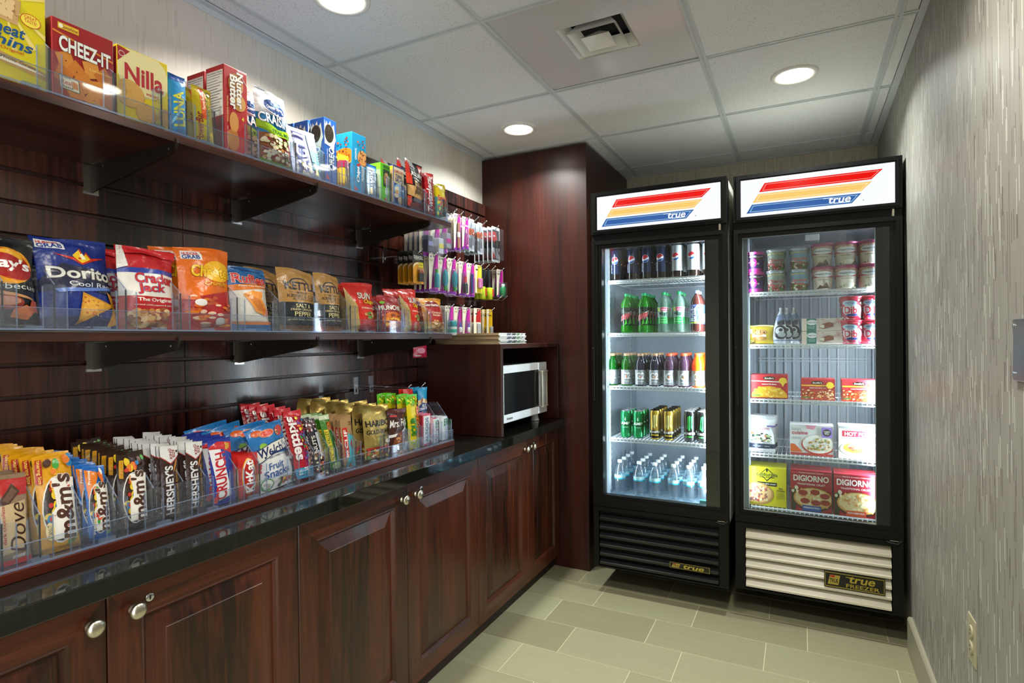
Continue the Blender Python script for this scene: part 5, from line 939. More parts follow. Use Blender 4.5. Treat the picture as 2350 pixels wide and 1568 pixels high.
# ================================================================ FRIDGES
BLKS = M('#191b1d', 'card', 0, .2)
TUBE = emis('fluorescent_tube', '#e4f0ff', 9.0)
INW = M('#a9b4c0', 'card', 0, .4); INF = M('#9fb0c0', 'card', 0, .35); SHW = M('#dfe3e6', 'card', 0, .35); PEW = M('#aeb6bf', 'card')
def unit(name, x0, x1, yf, label, glass, ingrey, ztop, slatmat, nsl, shz, gx, backribs):
    cx = (x0+x1)/2; t = empty(name, (cx, yf+.4, 0)); tag(t, label, 'refrigerator' if name == 'drink_fridge' else 'freezer'); oy = yf+.4
    def X(v): return v-cx
    def Y(v): return v-oy
    g = G(); yb = 1.74; y1 = yf+.055
    zb, zt = .124, ztop
    ext = M('#d2d2c8', 'card'); iw = INW if not ingrey else M('#9aa6b2', 'card', 0, .4)
    # outer shell
    g.box(X(x0), X(x0)+.004, Y(y1), Y(yb), zb, zt-.004, ext).box(X(x1)-.004, X(x1), Y(y1), Y(yb), zb, zt-.004, ext).box(X(x0), X(x1), Y(yb)-.004, Y(yb), zb, zt-.004, ext).box(X(x0), X(x1), Y(y1), Y(yb), zt-.004, zt, ext)
    g.box(X(x0), X(x1), Y(y1), Y(yb), zb, .40, BLACKM); g.ob('shell', t)
    # liner
    a, b = x0+.052, x1-.052; zi0, zi1 = .455, 1.70; yi = 1.44
    g = G(); g.box(X(x0)+.005, X(a), Y(y1)+.003, Y(yi)+.04, zi0-.05, zi1+.03, iw).box(X(b), X(x1)-.005, Y(y1)+.003, Y(yi)+.04, zi0-.05, zi1+.03, iw)
    g.box(X(a), X(b), Y(yi), Y(yi)+.04, zi0-.05, zi1+.03, iw).box(X(a), X(b), Y(y1)+.003, Y(yi), zi0-.05, zi0, INF if not ingrey else iw).box(X(a), X(b), Y(y1)+.003, Y(yi), zi1, zi1+.03, iw); g.ob('liner', t)
    # shelf standards on both side walls and two seams on the back
    g = G()
    for (px, s) in ((a, 1), (b, -1)):
        for py in (y1+.06, yi-.12):
            g.box(min(X(px), X(px)+s*.004), max(X(px), X(px)+s*.004), Y(py), Y(py)+.014, zi0+.02, zi1-.02, PEW)
            for k in range(40): z = zi0+.04+k*.03; g.box(min(X(px)+s*.004, X(px)+s*.0045), max(X(px)+s*.004, X(px)+s*.0045), Y(py)+.005, Y(py)+.009, z, z+.012, BLACKM)
    g.ob('shelf_standards', t)
    g = G()
    if backribs:
        n = 13
        for k in range(n): xx = a+.02+(b-a-.04)*k/(n-1); g.bbox(X(xx)-.006, X(xx)+.006, Y(yi)-.012, Y(yi)-.001, zi0+.02, zi1-.06, PEW, .002)
        for z in (.62, 1.105): g.box(X(a)+.01, X(b)-.01, Y(yi)-.016, Y(yi)-.012, z, z+.006, PEW).box(X(a)+.01, X(b)-.01, Y(yi)-.016, Y(yi)-.012, z+.014, z+.02, PEW)
        g.bbox(X(cx)-.03, X(cx)+.03, Y(y1)+.2, Y(y1)+.26, zi1-.03, zi1, M('#c8c9c4', 'card'), .004)
    else:
        for xx in (cx-.02, cx+.12): g.box(X(xx), X(xx)+.003, Y(yi)-.002, Y(yi), zi0, zi1-.05, PEW)
    g.ob('back_ribs' if backribs else 'back_seams', t)
    # wire shelves
    for (z, sy) in shz:
        g = G(); f0 = Y(yf+.085); f1 = Y(yi-.03); xa, xb = X(a)+.008, X(b)-.008
        for k in range(29): xx = xa+(xb-xa)*k/28; g.box(xx-.0016, xx+.0016, f0+.002, f1, z-.0035, z-.0005, SHW)
        for yy in (f0+.02, (f0+f1)/2, f1-.02): g.box(xa, xb, yy-.002, yy+.002, z-.0075, z-.0035, SHW)
        g.box(xa, xb, f0-.003, f0+.002, z-.006, z+.0005, SHW).box(xa, xb, f0-.003, f0+.001, z-.018, z-.012, SHW)
        for k in range(29): xx = xa+(xb-xa)*k/28; g.box(xx-.0022, xx+.0022, f0-.0036, f0-.001, z-.015, z-.001, SHW)
        g.box(xa, xa+.004, f0, f1, z-.012, z-.001, SHW).box(xb-.004, xb, f0, f1, z-.012, z-.001, SHW)
        g.ob('wire_shelf', t)
    # lower front panel with louvres
    gx0, gx1, gz0, gz1 = gx
    g = G(); yy = Y(yf+.004)
    g.frame(X(x0), X(x1), zb, .418, X(gx0)-.004, X(gx1)+.004, gz0-.004, gz1+.004, yy, Y(y1), BLACKP)
    g = G() if False else g
    gr = g.ob('grille', t)
    G().box(X(x0)+.01, X(x1)-.01, yy+.03, Y(y1)+.02, zb+.01, .41, BLACKM).ob('fan_shroud', t)
    H = (gz1-gz0)/nsl
    for k in range(nsl):
        z0 = gz0+k*H
        pts = [(yy+.001, z0+.002), (yy+.001, z0+.010), (yy+.004, z0+.014), (yy+.03, z0+H*1.08), (yy+.032, z0+H*1.08), (yy+.0065, z0+.012), (yy+.004, z0+.009), (yy+.004, z0+.002)] if slatmat is not BLKS else [(yy+.001, z0+.002), (yy+.001, z0+.012), (yy+.004, z0+.015), (yy+.02, z0+H*.6), (yy+.022, z0+H*.57), (yy+.006, z0+.012), (yy+.005, z0+.002)]
        s = G(); s.prism(pts, 0, X(gx0), X(gx1), slatmat); s.ob('slat', gr)
    # name plate
    npx = (1.09, 1.27, .178, .206) if not backribs else (1.716, 1.93, .196, .262)
    g = G(); g.bbox(X(npx[0]), X(npx[1]), yy-.002, yy+.0008, npx[2], npx[3], M('#14130f', 'gloss'), .0006)
    gold = M('#c2b04c', 'card', .6, .3)
    def Fp(s, t_): s = np.asarray(s); t_ = np.asarray(t_); return np.stack([X(npx[0])+s*(npx[1]-npx[0]), np.full_like(s, yy-.002), npx[2]+t_*(npx[3]-npx[2])], 1)
    art = [R(.015, .05, .985, .09, gold), R(.015, .91, .985, .95, gold), R(.015, .05, .022, .95, gold), R(.978, .05, .985, .95, gold), P([(.06, .2), (.24, .2), (.27, .8), (.1, .8)], '#a8963c'), T('TRUE', .165, .45, .14, .25, '#14130f', b=.03), R(.1, .65, .18, .78, '#a8281c')]
    art += [T('true', .6, .5, .5, .62, gold, b=.02, sh=.2)] if not backribs else [T('true', .63, .66, .42, .42, gold, b=.02, sh=.2), T('FREEZER', .64, .26, .54, .22, gold, b=.01), R(.36, .76, .48, .8, gold)]
    decal(g, Fp, art, 'gloss', False, .0002, .0001); g.ob('nameplate', gr)
    # lit sign
    hz0, hz1 = 1.735, ztop; sx0, sx1, sz0, sz1 = x0+.03, x1-.024, hz0+.022, hz1-.022
    g = G(); g.frame(X(x0), X(x1), hz0, hz1, X(sx0), X(sx1), sz0, sz1, Y(yf), Y(yf+.075), BLACKP); g.frame(X(x0)+.012, X(x1)-.012, hz0+.01, hz1-.01, X(sx0)-.004, X(sx1)+.004, sz0-.004, sz1+.004, Y(yf)-.004, Y(yf), BLACKP)
    g.box(X(x0), X(x1), Y(yf+.075), Y(yf+.08), hz0, hz1, BLACKM).box(X(x0), X(x1), Y(yf+.012), Y(yf+.06), 1.705, hz0, BLACKM)
    for px in (X(x1)-.03,): g.lathe([(.006, 1.706), (.006, 1.734)], NICK, 10, (px, Y(yf)+.012))
    hd = g.ob('header', t)
    sc = 1.0
    g = G(); g.box(X(sx0)-.002, X(sx1)+.002, Y(yf+.006), Y(yf+.012), sz0-.002, sz1+.002, SIGNW)
    def Fs(s, t_): s = np.asarray(s); t_ = np.asarray(t_); return np.stack([X(sx0)+s*(sx1-sx0), np.full_like(s, Y(yf+.006)), sz0+t_*(sz1-sz0)], 1)
    def band(t0, t1, l0, l1, r0, r1, m, ml):
        return [P([(l0, t0), (r0, t0), (r1, t1), (l1, t1)], m), P([(l0+.025, t0+.03), (r0-.008, t0+.03), (r0-.003, t0+.045), (l0+.032, t0+.045)], ml), P([(l1+.008, t1-.045), (r1-.025, t1-.045), (r1-.022, t1-.03), (l1+.01, t1-.03)], ml),
                P([(r0-.008, t0+.03), (r0-.003, t0+.03), (r1-.02, t1-.03), (r1-.026, t1-.03)], ml), P([(l0+.022, t0+.03), (l0+.028, t0+.03), (l1+.014, t1-.03), (l1+.008, t1-.03)], ml)]
    art = band(.64, .87, .13, .17, .86, .93, SIGNR, SIGNRL)+band(.37, .59, .085, .125, .8, .865, SIGNY, SIGNYL)+band(.09, .32, .04, .08, .74, .8, SIGNB, SIGNBL)
    art += [T('true', .665, .215, .14, .15, SIGNW, b=.02, sh=.2), R(.56, .27, .62, .285, SIGNW), R(.63, .13, .73, .145, SIGNW), E(.812, .14, .004, .012, M('#5a6a7a', 'card'))]
    decal(g, Fs, art, 'card', False, .0003, .00015); g.ob('lit_sign', hd)
    # door
    g = G(); dz0, dz1 = .422, 1.704; ga, gb, gz0_, gz1_ = glass; yd = yf
    g.frame(X(x0)-.0, X(x1)+.0, dz0, dz1, X(ga)-.018, X(gb)+.018, gz0_-.018, gz1_+.018, Y(yd), Y(yd+.05), BLACKP)
    g.frame(X(ga)-.018, X(gb)+.018, gz0_-.018, gz1_+.018, X(ga), X(gb), gz0_, gz1_, Y(yd+.008), Y(yd+.045), BLACKP)
    g.frame(X(x0)+.012, X(x1)-.012, dz0+.012, dz1-.012, X(x0)+.018, X(x1)-.018, dz0+.018, dz1-.018, Y(yd)-.002, Y(yd), BLACKP)
    dr = g.ob('door', t)
    G().box(X(ga)-.006, X(gb)+.006, Y(yd+.012), Y(yd+.0135), gz0_-.006, gz1_+.006, GLASS).ob('glass', dr)
    g = G(); cv = 1.252 if not backribs else 1.902
    g.box(X(cv), X(gb)+.008, Y(yd+.016), Y(yd+.019), gz0_-.008, gz1_+.008, M('#121212', 'gloss')); g.ob('lamp_cover', dr)
    rim = emis('glass_rim', '#cfd6ff', .35, '#9aa0b8')
    if backribs: G().frame(X(ga), X(cv), gz0_, gz1_, X(ga)+.003, X(cv)-.003, gz0_+.003, gz1_-.003, Y(yd+.014), Y(yd+.016), PEW).ob('glass_rim', dr)
    g = G(); g.bbox(X(x0)+.001, X(x0)+.016, Y(yd)-.012, Y(yd)-.001, .93, 1.19, BLACKP, .003); g.ob('handle', dr)
    g = G(); g.tube([(X(x1)-.075, Y(yd+.03), .424), (X(x1)-.05, Y(yd)-.004, .414), (X(x1)-.02, Y(yd)-.006, .41), (X(x1)-.004, Y(yd)+.002, .422), (X(x1)-.003, Y(yd)+.03, .43)], .004, BLACKM, 8); g.bbox(X(x1)-.045, X(x1)-.015, Y(yd)+.001, Y(yd)+.03, .4185, .4215, NICK, .0008); g.ob('door_cord', t)
    # vertical lamp behind the cover, and its light
    g = G(); g.lathe([(.011, zi0+.06), (.012, zi0+.07), (.012, zi1-.07), (.011, zi1-.06)], TUBE, 14, (X(b)-.022, Y(y1+.018))); g.ob('lamp_tube', t)
    l = light('fridge_tube_light', (b-.036, y1+.03, 1.08), (0, 0, 0), LAMPW[0 if not backribs else 1], (.86, .94, 1), .02, 1.15)
    l.rotation_euler = Vector((-1, .75, 0)).to_track_quat('-Z', 'Y').to_euler()
    # keep the long side of the lamp upright
    d = Vector((-1, .75, 0)).normalized(); zax = -d; yax = Vector((0, 0, 1)); xax = yax.cross(zax); l.matrix_world = Matrix(((xax.x, yax.x, zax.x, b-.036), (xax.y, yax.y, zax.y, y1+.03), (xax.z, yax.z, zax.z, 1.08), (0, 0, 0, 1)))
    l2 = light('fridge_tube_light', (a+.014, y1+.014, 1.08), (0, 0, 0), LAMPW[0 if not backribs else 1]*(.16 if not backribs else .09), (.86, .94, 1), .02, 1.15)
    d = Vector((1, .9, 0)).normalized(); zax = -d; xax = yax.cross(zax); l2.matrix_world = Matrix(((xax.x, yax.x, zax.x, a+.014), (xax.y, yax.y, zax.y, y1+.014), (xax.z, yax.z, zax.z, 1.08), (0, 0, 0, 1)))
    # casters
    for (px, py) in ((x0+.08, yf+.3), (x1-.08, yf+.3), (x0+.06, 1.6), (x1-.06, 1.6)):
        g = G(); g.lathe([(.045, -.014), (.05, -.01), (.05, .01), (.045, .014)], BLACKM, 20); w_ = g.ob('caster', t, (X(px), Y(py), .0505)); w_.rotation_euler = (PI/2, 0, PI/2)
        G().box(X(px)-.02, X(px)+.02, Y(py)-.03, Y(py)+.03, .1015, .1235, NICK).box(X(px)-.02, X(px)-.0165, Y(py)-.012, Y(py)+.012, .045, .102, NICK).box(X(px)+.0165, X(px)+.02, Y(py)-.012, Y(py)+.012, .045, .102, NICK).ob('caster_fork', t)
    return t
LAMPW = (11.0, 14.0)
SIGNW = emis('sign_white', '#f4f8ff', .8); SIGNR = emis('sign_red', '#ee0a05', .75); SIGNRL = emis('sign_red_line', '#ff9a90', .75)
SIGNY = emis('sign_yellow', '#ffd070', .72); SIGNYL = emis('sign_yellow_line', '#fff0c8', .75); SIGNB = emis('sign_blue', '#2f62ac', .7); SIGNBL = emis('sign_blue_line', '#a8d4f0', .7)
FZ = [1.518, 1.259, .999, .742]; GZ = [1.433, 1.200, .957, .714, .474]
unit('drink_fridge', .727, 1.347, .811, 'black glass-door drink fridge beside the tall mahogany cabinet', (.776, 1.312, .477, 1.667), False, 1.938, BLKS, 6, [(z, 0) for z in FZ], (.757, 1.304, .135, .394), False)
unit('ice_freezer', 1.372, 1.991, .845, 'black glass-door freezer with pale louvres against the plain wall', (1.406, 1.95, .473, 1.668), True, 1.939, M('#cfcbb6', 'card', 0, .35), 6, [(z, 0) for z in GZ], (1.414, 1.952, .136, .392), True)
# ---- bottles, cans, tubs
def liq(hexc, a=.55, rough=.08, dens=.5):
    k = ('liq', hexc, dens)
    if k in MC: return MC[k]
    m = bpy.data.materials.new('liquid_'+hexc[1:]); n, l, b = nt(m)
    b.inputs['Base Color'].default_value = lin(hexc); b.inputs['Roughness'].default_value = .07
    out = n['Material Output']; tr = node(n, 'ShaderNodeBsdfTransparent'); tr.inputs[0].default_value = lin(hexc)
    nz = node(n, 'ShaderNodeTexNoise'); nz.inputs['Scale'].default_value = 20; mr = node(n, 'ShaderNodeMapRange'); mr.inputs[3].default_value = dens-.05; mr.inputs[4].default_value = dens+.05; l.new(nz.outputs[0], mr.inputs[0])
    mx = node(n, 'ShaderNodeMixShader'); l.new(mr.outputs[0], mx.inputs[0]); l.new(tr.outputs[0], mx.inputs[1]); l.new(b.outputs[0], mx.inputs[2]); l.new(mx.outputs[0], out.inputs[0])
    MC[k] = m; return m
def lab_mesh(name, prof, base, art, parent, span=3.0, fin='gloss', n=24):
    g = G(); g.lathe([(r+.0006, z) for r, z in prof], M(base, fin), n, cap=False)
    decal(g, lathe_F([(r+.0006, z) for r, z in prof], span), art, fin, True, .00035, .00014, cut=(18, 4), dzo=1.6); return g.ob(name, parent)
def interp(prof, z0, z1, k=5):
    zs = [p[1] for p in prof]; rs = [p[0] for p in prof]; q = list(np.linspace(z0, z1, k)); return [(float(np.interp(z, zs, rs)), float(z)) for z in q]
def bottle(name, h, r, prof, body, cap, capr, label, lz, art, labcol, fin='gloss', capm='card', span=3.0, n=24):
    t = empty(name); P_ = [(a*r, b*h) for a, b in prof]
    G().lathe(P_, body, n).ob('body', t)
    ct = P_[-1][1]
    g = G(); g.lathe([(capr*.98, ct+.0003), (capr, ct+.001), (capr, ct+.012), (capr*.85, ct+.0135)], cap if not isinstance(cap, str) else M(cap, capm), 20); g.ob('cap', t)
    if art is not None: lab_mesh('label_band', interp(P_, lz[0]*h, lz[1]*h), labcol, art, t, span, fin)
    return t
SODA = [(.8, 0), (.98, .02), (1, .06), (1, .2), (.96, .26), (.93, .4), (.96, .55), (1, .66), (.96, .74), (.75, .84), (.4, .92), (.33, .94), (.33, .955)]
STRT = [(.8, 0), (.98, .02), (1, .05), (1, .78), (.94, .83), (.7, .9), (.4, .95), (.36, .97)]
GAT = [(.85, 0), (.98, .015), (1, .04), (1, .5), (.97, .52), (.97, .55), (1, .58), (1, .66), (.86, .78), (.6, .88), (.55, .9), (.55, .93)]
WAT = [(.82, 0), (.97, .015), (1, .03)]+[(1-.05*(i % 2), .05+.035*i) for i in range(11)]+[(1, .45), (1, .62), (.95, .7), (.72, .83), (.42, .92), (.38, .93), (.38, .95)]
CAN = [(.78, 0), (.84, .01), (1, .06), (1, .92), (.9, .965), (.86, .985), (.88, 1.0)]
def globe(s=.5, t=.74, r=.15, k=.105): return [E(s, t, r*1.06, k*1.06, '#dfe4ee', 0, 24), P([(s-r, t)]+[(s+r*math.cos(a), t+k*math.sin(a)) for a in np.linspace(PI, .35, 12)]+[(s+r*.2, t+k*.1), (s-r*.4, t-.2*k)], '#c92a34'), P([(s-r*.8, t-k*.6)]+[(s+r*math.cos(a), t+k*math.sin(a)) for a in np.linspace(PI+.8, 2*PI-.1, 12)]+[(s+r*.3, t-.45*k)], '#1f4f9c')]
def b_cola(lc, tc): return bottle('soda_bottle', .19, .0285, STRT, liq('#1a100c', dens=.9), '#14161a', .0115, 0, (.17, .8), [globe(.42, .56, .19, .15), T('pepsi', .2, .22, .1, .34, tc, rot=90, b=.03), globe(.82, .4, .035, .03)], lc)
def b_dew(): return bottle('soda_bottle', .19, .029, SODA, liq('#22961a', dens=.5), '#0f9a5c', .0115, 0, (.2, .66), [P([(.1, .9), (.3, .2), (.4, .9)], '#3a4a44'), P([(.6, .05), (.75, .5), (.85, .1)], '#2f9a2c'), P([(.4, .0), (.5, .4), (.56, .1)], '#48b42c'), P([(.15, .5), (.85, .82), (.85, .6), (.15, .2)], '#c9ccc8'), P([(.18, .48), (.82, .78), (.82, .58), (.18, .22)], '#8c1c22'), T('Mtn', .4, .66, .4, .22, '#1a2a1c', b=.05, o='#cfd6cc', sl=.3, sh=.2), T('DEW', .52, .5, .58, .3, '#c22a34', b=.05, o='#dfe0dc', sl=.4, sh=.15)], '#16261c')
def b_mist(): return bottle('soda_bottle', .19, .029, SODA, liq('#b4d4c6', dens=.2), '#0f8f52', .0115, 0, (.22, .64), [R(0, 0, 1, .4, '#2f9a4c'), R(0, .4, 1, 1, '#a9c9c0'), E(.2, .85, .12, .14, '#a8b83c'), P([(.35, .98), (.85, .98), (.85, .78), (.35, .76)], '#c9506c'), R(.4, .84, .8, .87, '#f0e4e6'), T('Mist', .5, .62, .62, .26, '#1f4a3c', b=.03), T('NATURAL', .5, .46, .62, .09, '#3c6c5a', b=.02), R(.3, .25, .7, .27, '#b8e0c0'), R(.25, .1, .75, .12, '#b8e0c0')], '#a9c9c0', span=2.6)
def b_brisk(): return bottle('soda_bottle', .19, .029, SODA, liq('#4a2420', dens=.75), '#8c94d8', .0115, 0, (.2, .68), [SC(0, 0, 1, 1, ['#6c7ed0', '#9fb4ec', '#3a4a9c'], 36, .09, .06, 7), T('Brisk', .32, .5, .3, .78, '#e6ecf6', rot=90, b=.05, o='#1c2a6c', sh=.2), E(.75, .35, .18, .2, '#cfe4ec'), R(.1, .02, .6, .1, '#b9c83a')], '#4f60b8')
def b_gat(lq, capc, g2, extra=None, dens=.7, lab='#8f9296'): return bottle('sports_drink_bottle', .158, .0285, GAT, liq(lq, dens=dens), capc, .0165, 0, (.05, .5), [P([(0, 0), (.35, 0), (.2, 1), (0, 1)], '#b9bcc0'), P([(.65, 0), (1, 0), (1, 1), (.8, 1)], '#6c7074'), T(g2, .5, .6, .42 if len(g2) == 1 else .55, .46, '#e6e8ea', b=.06), P([(.47, .5), (.52, .66), (.56, .56), (.51, .44)], '#e06a2a'), R(.3, .2, .7, .24, '#d8dadc'), extra or []], lab, span=2.6)
def b_water():
    t = bottle('water_bottle', .165, .0275, WAT, clear('pet_water', '#cfe4ee', 1.6, .05, .16, '#b8d0dc') if 'pw' not in MC else MC['pw'], '#dfe3e6', .0115, 0, (.47, .6), [R(0, 0, 1, .28, '#2aa8c8')], '#a8cdd8', 'gloss'); return t
MC['pw'] = clear('pet_water', '#e6eff4', 2.2, .05, .06, '#c6d0d8')
def can(name, h, r, base, art, metal=.0, top='#c9ccd0'):
    t = empty(name); Pc = [(a*r, b*h) for a, b in CAN]
    g = G(); g.lathe(Pc, M(base, 'gloss', metal, .25), 24, cap=False); decal(g, lathe_F([p for p in Pc if .05*h < p[1] < .93*h], 2.8), art, 'gloss', True, .0004, .00014, cut=(18, 6), dzo=1.6); g.ob('body', t)
    G().lathe([(r*.78, .0), (r*.84, .0005)], CHROME, 20).lathe([(r*.855, h*.985), (r*.9, h), (r*.88, h+.0008), (r*.84, h), (r*.82, h-.002), (r*.01, h-.002)], M(top, 'gloss', .8, .25), 24, cap=False).ob('lid', t)
    return t
def c_amp(): return can('energy_drink_can', .132, .0265, '#1c8a4c', [P([(.46, .72), (.5, .85), (.54, .72), (.5, .66)], '#d8e8d8'), T('AMP', .5, .56, .62, .12, '#e6f0e6', b=.05, o='#0f4a2c', sl=.0), R(.0, .47, 1, .5, '#12281c'), R(.3, .38, .7, .4, '#9cd0a8')], .6)
def claw(c): return [P([(.34, .45), (.4, .9), (.45, .9), (.4, .6), (.42, .4)], c), P([(.46, .36), (.48, .92), (.54, .92), (.51, .6), (.53, .4)], c), P([(.58, .5), (.6, .9), (.67, .92), (.63, .62), (.66, .42)], c)]
def c_gold(): return can('energy_drink_can', .142, .0255, '#a8872c', [R(0, 0, 1, .3, '#17150f'), claw('#d4d08a'), T('MONSTER', .5, .24, .8, .09, '#dfdccc', b=.03), T('REHAB', .5, .12, .5, .06, '#d9b93a', b=.03)], .55, '#1a1a1a')
def c_blk(): return can('energy_drink_can', .145, .0265, '#121414', [claw('#2fc44c'), T('MONSTER', .5, .26, .8, .09, '#dfe6e0', b=.03), T('ENERGY', .5, .14, .5, .05, '#3fb84c', b=.03)], .3)
RS = 'drinks in the glass-door fridge'
def FR(mk, us, v, y, z, labs, cat, n, dy, dxr=0.0, yaw=0):
    base = None
    for u, lab in zip(us, labs):
        o = mk() if base is None else dup(base)
        if base is None: base = o
        x = XY(u, v, y); o.location = (x, y, z); o.rotation_euler = (0, 0, .1+yaw)
        row(o, lab, cat, RS, n, dxr, dy, 0, .0008, 0)
def labs(s, k): 
    w = ['leftmost', 'second', 'third', 'fourth'] if k > 2 else ['left', 'right']
    return ['%s, %s column' % (s, w[i]) for i in range(k)]
FR(lambda: b_cola('#1c2540', '#b8c0d8'), [1416, 1453.7, 1486, 1519], 620, .94, FZ[0], labs('dark blue label cola bottle', 4), 'bottle', 3, .066)
FR(lambda: b_cola('#a9abac', '#6c7078'), [1554.5, 1591, 1627], 620, .94, FZ[0], labs('silver label cola bottle', 3), 'bottle', 3, .066)
FR(b_dew, [1439, 1478], 740, .945, FZ[1], labs('bright green citrus soda bottle', 2), 'bottle', 4, .066)
FR(b_mist, [1523, 1558], 740, .945, FZ[1], labs('clear lemon-lime soda bottle with green cap', 2), 'bottle', 3, .066)
FR(b_brisk, [1600], 740, .945, FZ[1], ['blue label iced tea bottle'], 'bottle', 2, .066)
FR(lambda: b_gat('#0a6a1c', '#b08a6a', 'G2', dens=.55), [1406, 1439.5], 860, .945, FZ[2], labs('green sports drink bottle', 2), 'bottle', 3, .066)
FR(lambda: b_gat('#14182c', '#b08a6a', 'G2', dens=.9), [1471.5, 1503], 860, .945, FZ[2], labs('dark navy sports drink bottle', 2), 'bottle', 3, .066)
FR(lambda: b_gat('#6a4a66', '#d8502a', 'G', dens=.4), [1536, 1569], 860, .945, FZ[2], labs('pale purple sports drink bottle with orange cap', 2), 'bottle', 3, .066)
FR(lambda: b_gat('#e8781a', '#d8602a', 'G2', dens=.6, lab='#b89070'), [1602, 1635], 860, .945, FZ[2], labs('orange sports drink bottle', 2), 'bottle', 3, .066)
FR(c_amp, [1437, 1465.5], 975, .95, FZ[3], labs('green energy drink can', 2), 'can', 3, .058)
FR(c_gold, [1504, 1535], 975, .945, FZ[3], labs('gold and black energy drink can', 2), 'can', 4, .058)
FR(c_blk, [1583, 1613], 975, .94, FZ[3], labs('black energy drink can', 2), 'can', 4, .058)
FR(b_water, [1423, 1467, 1503, 1546, 1580, 1615], 1090, .945, .456, ['clear water bottle on the fridge floor, %s column' % s for s in ('leftmost', 'second', 'third', 'fourth', 'fifth', 'rightmost')], 'bottle', 4, .075, 0)
tag(G().bbox(0, .035, 0, .02, 0, .025, M('#2a6a6c', 'card'), .002).ob('price_block', None, (1.213, .895, .4565)), 'small teal price block on the fridge floor by the lamp cover', 'price tag')
# ---- freezer goods
TUB = [(.78, 0), (.8, .003), (1, .88), (1.0, .9)]
def tub(name, h, r, base, art, lid, side='matte'):
    t = empty(name); Pt = [(a*r, b*h) for a, b in TUB]
    g = G(); g.lathe(Pt, M(base, 'card'), 28); decal(g, lathe_F(Pt[1:3], 2.8), art, 'card', True, .0004, .00014, cut=(18, 5), dzo=1.6); g.ob('cup', t)
    G().lathe([(r*1.0, h*.86), (r*1.05, h*.865), (r*1.05, h*.99), (r*1.0, h), (r*.97, h), (r*.95, h*.985), (r*.01, h*.985)], M(lid, 'card') if lid != 'clear' else M('#b9c0c6', 'gloss', .3, .2), 28, cap=False).ob('lid', t)
    return t
def t_ciao(): return tub('gelato_tub', .09, .036, '#3c2c5c', [R(0, 0, 1, .2, '#c23a9c'), SC(0, .25, 1, .95, ['#5c3a3a', '#c8bcb0', '#3c6c3a', '#2c2044'], 18, .08, .06, 6), E(.45, .52, .16, .24, '#c22a8c'), T('*', .45, .47, .18, .24, '#f0e4ee', b=.05), T('CIAO BELLA', .45, .84, .6, .09, '#d8d0e0', b=.02, arc=.4)], '#d84a9a')
def t_ben(c1, txt, dots, base): return lambda: tub('ice_cream_tub', .093, .0385, base, [R(0, 0, 1, .35, '#5c7a3a'), SC(0, .02, 1, .4, dots, 26, .07, .06, 8), SC(0, .4, 1, .6, ['#e8ecec', base], 12, .1, .04, 3), T("BEN&JERRY'S", .5, .84, .66, .12, '#e8dca8', b=.06, o='#2a2a22', arc=.3), T(txt, .5, .44, .62, .4, c1, b=.05, o='#f0ece0')], 'clear')
def t_hag(kd): return lambda: tub('ice_cream_tub', .098, .0415, '#e9e0cc', [R(0, .62, 1, 1, '#d9a898'), SC(0, .66, 1, .98, ['#c27a5c', '#e8d0b8'], 60, .02, .02, 4), R(0, .58, 1, .63, '#c24a5c'), E(.5, .74, .34, .15, '#eef0f2'), T('Häagen-Dazs', .5, .74, .58, .09, '#3a3a5a', b=.02), T(kd, .5, .48, .4, .07, '#8a7a6a')]+([P([(.25, .02), (.4, .22), (.5, .14), (.62, .34), (.75, .05)], '#4a2a24'), P([(.5, .14), (.62, .34), (.66, .14)], '#7a5048')] if kd == 'chocolate' else [E(.6, .16, .2, .12, '#f4f0e0'), E(.45, .14, .14, .09, '#f0ead8'), P([(.2, .06), (.4, .2), (.44, .08)], '#5c7a3a'), P([(.7, .1), (.9, .22), (.86, .06)], '#7a8a4a')]), '#a83a6c')
def t_dibs(): return tub('ice_cream_bites_tub', .1, .0415, '#c22a4c', [SC(0, 0, 1, 1, ['#e8dcd8', '#5c2430', '#e0a0ac'], 26, .05, .045, 9), E(.5, .48, .36, .3, '#d8d4e0'), T('Dibs', .5, .48, .56, .34, '#c8283c', b=.05, o='#f2eef0'), E(.4, .82, .25, .12, '#a9c8dc'), T('NESTLE', .4, .82, .3, .08, '#2a4a8c', b=.02), E(.55, .25, .3, .06, '#2f3f8c'), R(.3, .05, .6, .07, '#f0e0e0')], '#b81f3c')
GS = 'frozen goods in the glass-door freezer'
yg = .955
def GP(mk, u, v, y, z, lab, cat, n=1, dy=.075, dx=0, up=0, lean=0, yaw=0):
    o = mk(); o.location = (XY(u, v, y), y, z); o.rotation_euler = (-lean, 0, yaw); r_ = row(o, lab, cat, GS, n, dx, dy, 0, .001, 0)
    if up:
        for k, c in enumerate(r_):
            q = dup(c); q.location = (c.location.x+random.uniform(-.002, .002), c.location.y, c.location.z+up); tag(q, lab+(', upper layer, %s' % ('frontmost' if k == 0 else 'second from front')), cat, GS)
for (mk, u, lab, h, n) in ((t_ciao, 1733, 'purple gelato tub with pink lid', .0895, 2), (t_ben('#a82a34', 'Cherry\nGarcia', ['#a82a34', '#d8a8a0', '#5c3a2a'], '#9aa89c'), 1781, 'sage cherry ice cream tub', .0925, 2), (t_ben('#c0604a', 'Chocolate\nFudge', ['#6c3a2a', '#a87050', '#e8dcc8'], '#8ab4cc'), 1834, 'sky blue chocolate ice cream tub', .0925, 2),
                       (t_hag('chocolate'), 1888, 'cream chocolate ice cream tub with magenta lid', .0975, 2), (t_hag('vanilla'), 1942, 'cream vanilla ice cream tub, left of its twin', .0975, 2), (t_hag('vanilla'), 1998, 'cream vanilla ice cream tub, by the lamp cover', .0975, 2)):
    GP(mk, u, 640, yg, GZ[0]+.0005, lab, 'ice cream', n, .09, 0, h)
